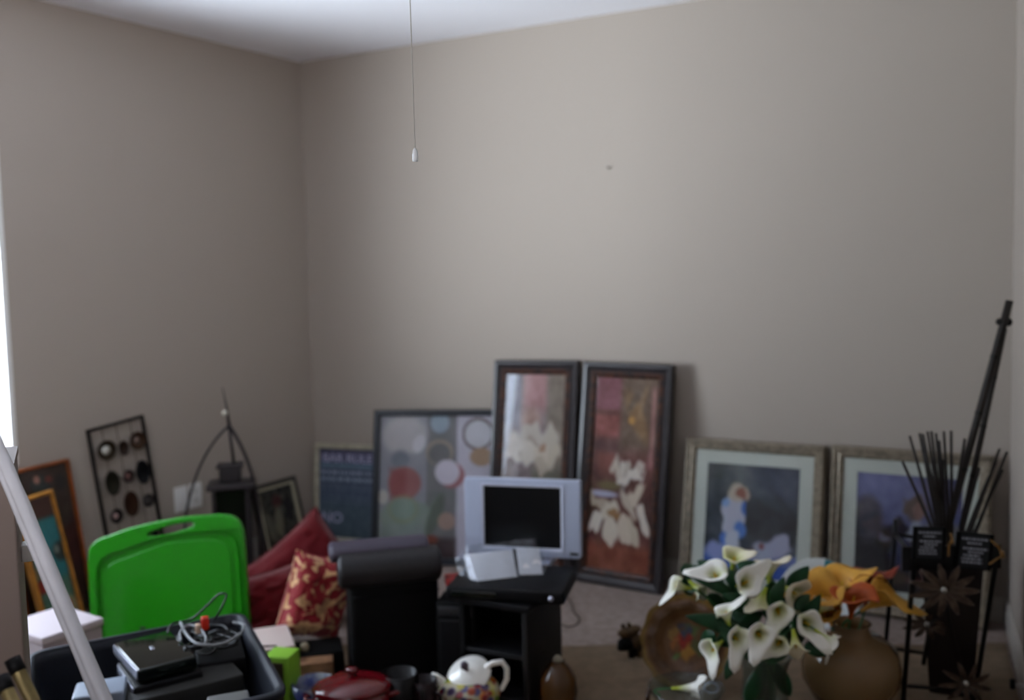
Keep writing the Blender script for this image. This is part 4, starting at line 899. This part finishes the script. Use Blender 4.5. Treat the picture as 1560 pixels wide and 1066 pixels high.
# ------------------------------------------------------------------ calla lilies
m_spathe = mat('white_spathe', (244, 243, 234), .5, spec=.3); m_spathe_c = mat('cream_spathe', (228, 220, 196), .55, spec=.3)
for m_ in (m_spathe, m_spathe_c):
    nt = m_.node_tree; b_ = nt.nodes['Principled BSDF']; tc = nt.nodes.new('ShaderNodeTexCoord'); sx_ = nt.nodes.new('ShaderNodeSeparateXYZ'); r = nt.nodes.new('ShaderNodeValToRGB')
    r.color_ramp.elements[0].position = .018; r.color_ramp.elements[1].position = .062; r.color_ramp.elements[0].color = (*lin((168, 180, 60)), 1); r.color_ramp.elements[1].color = b_.inputs['Base Color'].default_value
    nt.links.new(tc.outputs['Object'], sx_.inputs[0]); nt.links.new(sx_.outputs['Z'], r.inputs[0]); nt.links.new(r.outputs[0], b_.inputs['Base Color'])
m_yel = mat('yellow_spathe', (220, 164, 66), .5, vary=.2, vscale=20); m_ora = mat('orange_spathe', (176, 78, 22), .5, vary=.3, vscale=20); m_rust = mat('rust_spathe', (132, 46, 22), .55, vary=.2, vscale=20)
m_spadix = mat('spadix_yellow', (196, 158, 30), .7, bump=.4, bscale=200); m_stem = mat('stem_green', (40, 88, 44), .5); m_leaf = mat('leaf_green', (18, 66, 34), .4, spec=.4, vary=.3, vscale=25)
GW_NAME = 'white calla lilies in the glass vase'
def spathe_mesh(L_, R_, wide=1.0, tip=1.0, openn=1.0):
    def f(i, j):
        a = 2 * PI * i - PI; s_ = j; r = .0045 + R_ * (s_ ** 1.9) * openn; z = L_ * s_ * .9
        g = math.exp(-(a / .42) ** 2); r *= 1 + .75 * tip * g * s_ ** 4; z += L_ * .22 * g * s_ ** 3
        back = math.exp(-((abs(a) - PI) / .5) ** 2); z -= L_ * .30 * back * s_ ** 2; r *= 1 - .2 * back * s_
        fl = max(0, s_ - .82) / .18; r += R_ * .16 * fl; z -= L_ * .10 * fl * (1 - .8 * g)
        wv = 1 + (.07 * math.sin(3 * a + 1 + L_ * 90) + .05 * math.sin(5 * a + L_ * 40)) * s_ ** 2
        return (r * math.cos(a) * wv, r * math.sin(a) * wide * wv, z)
    return MB().surf(f, 28, 14, True)
def calla(x, y, Y, ax, tipd, size, m, lab, group, stem_to, leaf=None, wide=1.0, tip=1.0, openn=1.0):
    """x, y pixel of the flower's middle; ax = opening direction, tipd = where the pointed lip goes"""
    A_ = Vector(ax).normalized(); T = Vector(tipd); T = (T - A_ * T.dot(A_)).normalized(); L_ = size; basep = at(x, y, Y) - A_ * L_ * .55
    mm = axes(T, A_.cross(T), A_, basep); t = thing('calla_lily', (0, 0, 0), 0, lab, 'flower', group, mat=mm)
    spathe_mesh(L_, L_ * .40, wide, tip, openn).build('spathe', m, t, solidify(.0012, 0))
    MB().tube([(0, 0, L_ * .1), (0, 0, L_ * .4), (.002, 0, L_ * .68)], [.003, .0042, .0018], 8).build('spadix', m_spadix, t)
    inv = mm.inverted(); sv = Vector(stem_to); p0 = basep; p1 = basep - A_ * L_ * .8; pts = [p0 * (1 - s_) ** 2 + p1 * 2 * s_ * (1 - s_) + sv * s_ * s_ for s_ in [i / 10 for i in range(11)]]
    pts.append(Vector((sv.x * .9 + p1.x * .1, sv.y, .03)))
    MB().tube([inv @ q for q in pts], .0032, 8).build('stem', m_stem, t)
    if group == GW_NAME:
        for q_ in range(2):
            o_ = Vector((random.uniform(-.07, .07), random.uniform(.02, .06), random.uniform(-.06, .03)))
            a_ = basep - A_ * L_ * .5 + Vector((0, .02, -.01)) + o_ * .4; leafblade(a_, a_ + o_.normalized() * random.uniform(.06, .11), random.uniform(.035, .055), t, inv)
    if leaf:
        lx_, ly_, lY, ex, ey, wd = leaf; a = at(lx_, ly_, lY); e = at(ex, ey, lY - .02); leafblade(a, e, wd, t, inv)
    return t
def leafblade(a, e, wd, parent, inv):
    d_ = e - a; L_ = d_.length; d_ = d_.normalized(); s_ = d_.cross(Vector((0.15, -1, .55))).normalized(); n_ = s_.cross(d_)
    def f(i, j):
        k_ = math.sin(PI * min(1, j ** .8)) ** .8 * wd / 2 + .001; u_ = (i - .5) * 2
        p_ = a + d_ * (L_ * j) + s_ * (u_ * k_) + n_ * (-.15 * abs(u_) * k_ * 1.5 + .10 * L_ * math.sin(PI * j))
        return inv @ p_
    return MB().surf(f, 6, 14).build('leaf', m_leaf, parent, solidify(.0012, 0))
Yb = 2.72
vc = at(1165, 1010, 2.75); vb = Vector((vc.x, vc.y, 0))
stem = Vector((vc.x, vc.y, at(1165, 1000, 2.75).z))
GW = 'white calla lilies in the glass vase'
CALLAS = [
 (1034, 893, 2.72, (-.9, -.2, .25), (-.5, 0, -.6), .085, 0, 'white calla at the far left of the bouquet, trumpet pointing left', (1120, 905, 2.74, 1052, 878, .035), .9, 1.2, .8),
 (1064, 897, 2.76, (.6, -.3, -.5), (.6, 0, -.6), .075, 0, 'small white calla just right of the leftmost bloom, hanging down', None, 1, 1, .9),
 (1090, 876, 2.74, (-.3, -.35, .8), (-.6, -.2, .4), .095, 0, 'white calla opening upward above the leftmost bloom', None, 1.1, 1, 1.1),
 (1118, 851, 2.80, (.1, -.3, .95), (.8, -.2, .2), .075, 1, 'small cream calla at the very top before the framed child', None, 1.3, .6, 1.2),
 (1136, 887, 2.68, (.35, -.75, .45), (.8, 0, .7), .095, 0, 'large white calla facing the viewer near the top middle', (1150, 930, 2.70, 1100, 905, .05), 1.0, 1, 1.1),
 (1172, 866, 2.76, (.1, .2, .95), (.9, .2, 0), .09, 1, 'cream calla seen from behind at the top right', None, 1.3, .5, 1.1),
 (1106, 936, 2.64, (-.25, -.2, .9), (.4, -.1, .6), .09, 0, 'half open white calla standing upright at left middle', (1130, 960, 2.66, 1044, 938, .045), .8, 1.2, .8),
 (1160, 912, 2.70, (-.3, .1, -.85), (-.6, -.3, -.5), .08, 1, 'cream calla bending down behind the open middle bloom', (1165, 940, 2.72, 1195, 878, .045), 1.1, 1, .9),
 (1210, 903, 2.70, (.3, -.55, -.1), (-.8, -.1, .3), .10, 1, 'wide cream calla turned aside at upper right of the bouquet', (1200, 900, 2.76, 1232, 862, .05), 1.2, 1, 1.1),
 (1186, 932, 2.64, (-.1, -.85, -.15), (-.4, 0, -.85), .085, 0, 'open white calla with brown yellow throat, right of middle', None, 1.0, 1.2, 1.1),
 (1230, 950, 2.66, (.15, -.8, .1), (.5, 0, -.8), .09, 0, 'white calla with green yellow throat at right middle', (1215, 960, 2.70, 1250, 905, .045), 1.0, 1.2, 1.1),
 (1252, 925, 2.76, (.6, .2, .6), (.7, .1, -.2), .08, 1, 'cream calla at the right edge beside the yellow blooms', None, 1.1, .8, 1),
 (1262, 975, 2.64, (.75, -.2, -.6), (.5, 0, -.7), .10, 0, 'long white calla pointing down to the right', (1225, 985, 2.68, 1272, 992, .045), .8, 1.3, .75),
 (1157, 967, 2.60, (.0, -.9, .1), (-.35, 0, -.9), .09, 0, 'heart shaped white calla with golden throat at lower middle', None, 1.05, 1.0, 1.0),
 (1122, 972, 2.61, (.25, -.85, .1), (-.4, 0, -.9), .085, 0, 'white calla with bright yellow spadix at lower left', (1128, 990, 2.64, 1095, 955, .04), 1.0, 1.2, 1.1),
 (1087, 988, 2.62, (-.6, -.45, -.25), (.2, 0, -1), .085, 0, 'lowest left white calla drooping from the bouquet', (1118, 1000, 2.64, 1105, 1035, .03), 1.0, 1, 1.0),
 (1186, 980, 2.61, (-.45, -.65, -.1), (-.8, 0, -.5), .08, 0, 'white calla with tan throat turned left at the bottom', None, 1, 1.2, 1),
 (1212, 982, 2.60, (.05, -.35, -.9), (.1, -.2, -1), .09, 1, 'cream calla hanging straight down at bottom right', (1200, 990, 2.64, 1150, 1000, .05), 1.1, .6, .9),
]
random.seed(3)
for (x, y, Y, ax, tp_, sz, c, lab, leaf, wd, tip, op) in CALLAS:
    sz *= .88; tip *= 1.25; wd *= .88
    st = stem + Vector((random.uniform(-.03, .03), random.uniform(-.03, .03), 0))
    calla(x, y, Y, ax, tp_, sz, (m_spathe, m_spathe_c)[c], lab, GW, st, leaf, wd, tip, op)
# glass vase
zv = at(1165, 1000, 2.75).z
t = thing('glass_vase', vb, 0, 'clear glass vase holding the white calla bouquet', 'vase')
MB().lathe([(.0001, .004), (.06, .004), (.066, .012), (.070, .06), (.064, .13), (.066, zv - .03), (.078, zv + .01), (.081, zv + .012), (.079, zv + .008), (.063, zv - .03), (.061, .13), (.067, .06), (.062, .018), (.0001, .014)], 40, cap=False).build('body', glass_mat('vase_glass', (232, 238, 236), .02, .05, (150, 160, 158)), t)
for k, (x0, y0, x1, y1, w_) in enumerate(((1165, 1005, 1140, 1075, .06), (1168, 1000, 1205, 1060, .05), (1160, 1000, 1170, 1085, .06))):
    tt = thing('loose_leaf', at(x0, y0, 2.75), 0, ('dark green leaf pressed inside the vase at left', 'dark green leaf pressed inside the vase at right', 'dark green leaf standing in the middle of the vase')[k], 'leaf', 'leaves inside the glass vase')
    i_ = Matrix.Translation(-at(x0, y0, 2.75)); leafblade(at(x1, y1, 2.70 + .03 * k), at(x0, y0, 2.71 + .03 * k), w_, tt, i_)
# glass dish with fallen calla
p = at(1045, 1046, 2.68); zd = p.z
t = thing('glass_dish', (p.x, p.y, 0), 0, 'low clear glass dish with dark foot below the fruit plate', 'dish')
MB().lathe([(.03, zd * .35), (.06, zd * .5), (.095, zd * .8), (.110, zd), (.107, zd), (.092, zd * .82), (.055, zd * .55), (.0001, zd * .45)], 40, cap=False).build('bowl', bpy.data.materials['vase_glass'], t)
MB().lathe([(.06, 0), (.055, .008), (.015, .015), (.012, zd * .3), (.03, zd * .38)], 24).build('foot', mat('dark_amber_glass', (50, 28, 14), .15), t)
MB().tube([(-.108, -.01, zd), (-.115, -.02, zd * .8), (-.112, -.02, zd * .5), (-.10, -.02, .01)], .007, 8).build('leg', bpy.data.materials['dark_amber_glass'], t)
calla(1052, 1048, 2.66, (.93, -.3, .12), (.3, -.5, .8), .10, m_spathe, 'single fallen white calla lying in the glass dish', 'x', at(1005, 1058, 2.68), None, .8, .9, .55)['group'] = 'fallen calla'
# amber globe vase with big yellow and orange callas
p = at(1296, 1010, 2.82); zt_ = at(1296, 972, 2.82).z
t = thing('amber_vase', (p.x, p.y, 0), 0, 'wide amber brown glass vase holding yellow and orange callas', 'vase')
zn = at(1296, 948, 2.82).z
MB().lathe([(.06, 0), (.11, .02), (.143, .08), (.146, .13), (.135, zt_ - .03), (.10, zt_), (.062, zt_ + .012), (.052, zn - .01), (.060, zn), (.056, zn), (.048, zn - .012), (.058, zt_ + .006), (.098, zt_ - .006), (.131, zt_ - .034), (.142, .13), (.139, .08), (.10, .024), (.0001, .02)], 48, cap=False).build('body', glass_mat('amber_glass', (190, 162, 124), .08, .42, (168, 138, 100)), t)
GY = 'yellow and orange callas in the amber vase'; sv = Vector((p.x, p.y, zn - .02))
for (x, y, Y, ax, tp_, sz, m_, lab, wd, tip, op) in (
 (1254, 908, 2.78, (-.35, -.35, .8), (-.7, -.2, -.3), .165, m_yel, 'big yellow calla leaning left, nearest the white bouquet', 1.0, .7, 1.0),
 (1282, 892, 2.86, (0, -.2, 1), (.5, -.2, .1), .14, m_yel, 'tall yellow calla at the back of the amber vase', 1.1, .6, 1.0),
 (1300, 914, 2.74, (0, -.35, .9), (.1, -.9, .2), .125, m_ora, 'orange red calla at the front of the amber vase', 1.1, .6, 1.0),
 (1324, 888, 2.86, (.2, .1, .95), (.6, 0, .1), .13, m_rust, 'dark rust calla behind the right hand yellow bloom', 1.1, .5, 1.0),
 (1344, 912, 2.78, (.72, -.25, .55), (.9, 0, -.3), .135, m_yel, 'yellow calla whose long tip points right to the black stand', 1.0, 1.5, .95),
 (1262, 935, 2.76, (-.3, -.5, .7), (-.5, -.3, .2), .11, m_yel, 'small lower yellow calla bending over the vase neck at left', .9, .8, .8)):
    calla(x, y, Y, ax, tp_, sz, m_, lab, GY, sv, None, wd, tip, op)
# white plate behind
pc_ = at(1247, 912, 3.22); nr = Vector((-.40, -.80, .42)).normalized(); x_ = Vector((0, 0, 1)).cross(nr).normalized()
t = thing('white_plate', (0, 0, 0), 0, 'white plate with teal edge patch leaning behind the yellow callas', 'plate', mat=axes(x_, nr.cross(x_), nr, pc_))
MB().lathe([(.0001, 0), (.07, .001), (.085, .006), (.135, .018), (.138, .017), (.09, .0), (.07, -.006), (.0001, -.006)], 48, cap=False).build('dish', mat('white_china', (196, 200, 196), .3, coat=.3), t)
b = MB()
b.surf(lambda i, j: ((.110 + .025 * j) * math.cos(.95 + .5 * i), (.110 + .025 * j) * math.sin(.95 + .5 * i), .0135 + .0065 * j), 10, 2); b.build('teal_patch', mat('teal', (34, 130, 140), .4), t)
b = MB(); inv = axes(x_, nr.cross(x_), nr, pc_).inverted()
for s_ in (-.05, .05):
    a = Vector((s_, -.13, -.002)); w0 = axes(x_, nr.cross(x_), nr, pc_) @ a; b.tube([a + Vector((0, 0, .02)), a, inv @ Vector((w0.x, w0.y, .003)), inv @ Vector((w0.x + .02, w0.y + .08, .003)), Vector((s_, 0, -.012))], .004, 8)
b.build('plate_easel', m_iron, t)

# ------------------------------------------------------------------ black metal stand, vase with reeds, signs
Ys = 2.78
m_reed = mat('dark_reed', (36, 29, 24), .6, vary=.4, vscale=30)
ctr = at(1450, 930, 2.90)
t = thing('tall_black_vase', (ctr.x, ctr.y, 0), math.radians(-25), 'tall square black vase full of reeds in the right corner', 'vase')
zt_ = at(1450, 850, 2.9).z
MB().add([(sx * r, sy * r, z) for (r, z) in ((.060, 0), (.085, zt_), (.078, zt_), (.055, .02)) for (sx, sy) in ((-1, -1), (1, -1), (1, 1), (-1, 1))],
         [(0, 1, 5, 4), (1, 2, 6, 5), (2, 3, 7, 6), (3, 0, 4, 7), (4, 5, 9, 8), (5, 6, 10, 9), (6, 7, 11, 10), (7, 4, 8, 11), (8, 9, 13, 12), (9, 10, 14, 13), (10, 11, 15, 14), (11, 8, 12, 15), (12, 13, 14, 15), (3, 2, 1, 0)]).build('body', mat('black_red_lacquer', (16, 9, 9), .35), t)
MB().box(-.088, .088, -.088, .088, zt_ - .02, zt_ - .008).build('collar', m_black, t) if False else None
reeds = [(1375, 703, 1420, 805), (1386, 664, 1425, 805), (1401, 660, 1428, 800), (1406, 661, 1431, 800), (1413, 657, 1434, 800), (1419, 657, 1436, 800), (1426, 660, 1439, 800), (1431, 671, 1441, 800), (1438, 657, 1446, 800), (1449, 656, 1450, 800), (1410, 690, 1437, 805), (1420, 700, 1441, 805), (1436, 700, 1440, 805), (1470, 668, 1448, 805), (1523, 683, 1478, 812), (1534, 688, 1486, 812), (1517, 703, 1475, 812), (1492, 712, 1466, 812), (1507, 725, 1472, 812), (1528, 715, 1482, 815)]
for k, (x0, y0, x1, y1) in enumerate(reeds):
    Yr = 2.84 + .02 * (k % 5); a = at(x0, y0, Yr - .02); c = at(x1, y1, 2.87 + .012 * (k % 4)); d_ = (c - a).normalized(); e = c + d_ * .0
    low = Vector((ctr.x + (c.x - ctr.x) * .3, ctr.y + (c.y - ctr.y) * .3, .06))
    o = MB().tube([a, a.lerp(c, .5) + Vector((0, 0, .002)), c, low], [.0042, .0046, .005, .004], 8).build('reed', m_reed)
    tag(o, 'slim dark dried reed standing in the tall black vase', 'reed', 'dark reeds in the tall black vase')
for (x0, y0, x1, y1, Y0_, r, lab) in ((1538, 458, 1445, 800, 2.93, .0115, 'thick dark bamboo pole reaching highest in the right corner'), (1530, 500, 1466, 800, 2.96, .009, 'thinner dark bamboo pole just right of the highest one')):
    a = at(x0, y0, Y0_); c = at(x1, y1, 2.88); low = Vector((ctr.x + (c.x - ctr.x) * .4, ctr.y + (c.y - ctr.y) * .4, .05)); t = thing('bamboo_pole', low, 0, lab, 'pole', 'bamboo poles in the right corner')
    pts = [a.lerp(c, i / 8) for i in range(9)] + [low]
    MB().tube([q - low for q in pts], r, 12).build('cane', m_reed, t)
    for k in (2, 4, 6): q = pts[k]; d_ = (c - a).normalized(); MB().tube([q - low - d_ * .004, q - low + d_ * .004], r * 1.14, 12).build('node', m_iron, t)
    if r > .01:
        q = at(1530, 490, Y0_) - low; MB().ball(q + Vector((-.014, 0, 0)), .012, 8).ball(q + Vector((.016, .01, -.002)), .014, 8).build('knob', m_iron, t)
# stand
z_top = at(1450, 868, Ys).z
lf, rf = at(1392, 850, Ys), at(1517, 862, Ys + .02); lb, rb2 = lf + Vector((.05, .26, .0)), rf + Vector((-.035, .26, 0))
t = thing('metal_stand', (ctr.x, Ys, 0), 0, 'black metal plant stand with flower ornaments at bottom right', 'stand'); O = Vector((ctr.x, Ys, 0))
m_bm = mat('black_metal', (14, 13, 14), .35, metal=.4)
lfb = Vector((at(1378, 1066, Ys - .02).x - .01, Ys - .03, 0)); rfb = Vector((at(1497, 1066, Ys - .02).x - .02, Ys - .0, 0))
for (a, c) in ((lf, lfb), (rf, rfb), (lb, lfb + Vector((.06, .30, 0))), (rb2, rfb + Vector((-.02, .30, 0)))):
    MB().tube([a - O + Vector((0, 0, .05)), a - O, c - O], .0075, 10).build('leg', m_bm, t)
for z_off in (0, -.38):
    pts = []
    for (a, c) in ((lf, lfb), (rf, rfb), (rb2, rfb + Vector((-.02, .30, 0))), (lb, lfb + Vector((.06, .30, 0)))):
        f_ = -z_off / a.z; pts.append(a.lerp(c, max(0, f_)) - O)
    for i in range(4): MB().tube([pts[i], pts[(i + 1) % 4]], .006, 8).build('rail', m_bm, t)
m_pet = mat('aged_metal_petal', (84, 70, 60), .28, metal=.65, vary=.4, vscale=40)
def metal_flower(x, y, Y, R_, n, rot, tilt=(0, -1, .1), sq=1.0):
    c = at(x, y, Y) - O; nn = Vector(tilt).normalized(); x_ = Vector((0, 0, 1)).cross(nn).normalized() * -1; y_ = nn.cross(x_)
    hub = MB().ball(c + nn * .006, .010, 8).build('ornament_hub', mat('pewter_hub', (170, 166, 158), .25, metal=.6), t)
    for k in range(n):
        a = rot + 2 * PI * k / n; d_ = x_ * math.cos(a) + y_ * math.sin(a) * sq; s_ = nn.cross(d_).normalized()
        def f(i, j):
            wd = R_ * .115 * math.sin(PI * min(1, (j * .93 + .05))) ** .7; u_ = i * 2 - 1
            return c + d_ * (.008 + R_ * j) + s_ * (u_ * wd) + nn * (.012 * math.sin(PI * j) - .35 * wd * (1 - u_ * u_) + .005)
        MB().surf(f, 4, 8).build('petal', m_pet, hub, solidify(.0012, 0))
metal_flower(1437, 898, Ys - .035, .095, 11, .25, (-.1, -1, .15), .75)
metal_flower(1470, 1040, Ys - .035, .07, 9, .1, (-.1, -1, .1), .85)
metal_flower(1412, 950, Ys + .09, .07, 9, .4, (-.3, -1, .1), .6)
MB().tube([at(1437, 905, Ys - .03) - O, at(1430, 870, Ys - .01) - O], .004, 8).tube([at(1470, 1045, Ys - .03) - O, at(1475, 1064, Ys - .0) - O], .004, 8).tube([at(1437, 905, Ys - .03) - O, at(1450, 960, Ys - .02) - O, at(1470, 1036, Ys - .03) - O], .004, 8).tube([at(1412, 955, Ys + .09) - O, at(1440, 930, Ys + .02) - O], .004, 8).build('ornament_stems', m_bm, t)
# signs on the stand
m_twine = mat('gold_twine', (118, 84, 40), .7)
def art_sign(seed):
    def f(u, v):
        c = np.zeros((len(u), 3)) + np.array([16, 17, 20]); rs = np.random.RandomState(seed)
        for (y, x0, x1) in ((.14, .06, .92), (.26, .25, .72), (.42, .12, .95), (.52, .3, .8), (.62, .15, .7), (.72, .1, .78), (.82, .12, .8)):
            x = x0
            while x < x1:
                w_ = rs.uniform(.05, .13); c = rect(c, u, v, x, min(x1, x + w_), y - .028, y + .028, (168, 172, 184), soft=.03, op=.95); x += w_ + .03
        return c
    return f
for k, (x, y, wd, hh, tw, lab) in enumerate(((1416, 828, .095, .098, .0, 'small black sign with pale lettering hung at left of the stand top'), (1484, 840, .105, .110, -.10, 'small black sign with pale lettering and twine at right of the stand top'))):
    c = at(x, y, Ys - .02); m_ = Matrix.Translation(c) @ Matrix.Rotation(tw - .05, 4, 'Z') @ Matrix.Rotation(math.radians(2.5 + 2 * k), 4, 'Y')
    t2 = thing('hanging_sign', (0, 0, 0), 0, lab, 'sign', 'small black signs on the stand', mat=m_)
    MB().rbox(-wd / 2, wd / 2, 0, .010, -hh / 2, hh / 2, .002).build('board', m_blackmat, t2)
    o = print_panel(t2, 'lettering', wd * .8, hh * .94, -hh * .47, -.0006, art_sign(4 + k), m_print, 40, 44)
    if k == 0: MB().tube([(wd / 2 + .01, -.004, hh * .35), (wd / 2 + .016, -.008, .012), (wd / 2 + .006, -.008, 0), (wd / 2 + .008, -.004, -hh * .35)], .0032, 8).ball((wd / 2 + .014, -.008, .01), .006, 6).build('twine', m_twine, t2)
    else: MB().tube([(wd * .40, -.003, hh * .36), (wd * .62, -.003, hh * .20), (wd * .76, -.002, -.004), (wd * .60, -.003, -.016), (wd * .42, -.003, -hh * .3)], .003, 8).tube([(wd * .72, -.002, .008), (wd * .78, -.002, -.01)], .006, 8).build('twine', m_twine, t2)
MB().rbox((at(1440, 840, Ys) - O).x - .13, (at(1440, 840, Ys) - O).x + .165, -.006, .004, z_top + .002, z_top + .075, .002).build('top_band', m_bm, t)
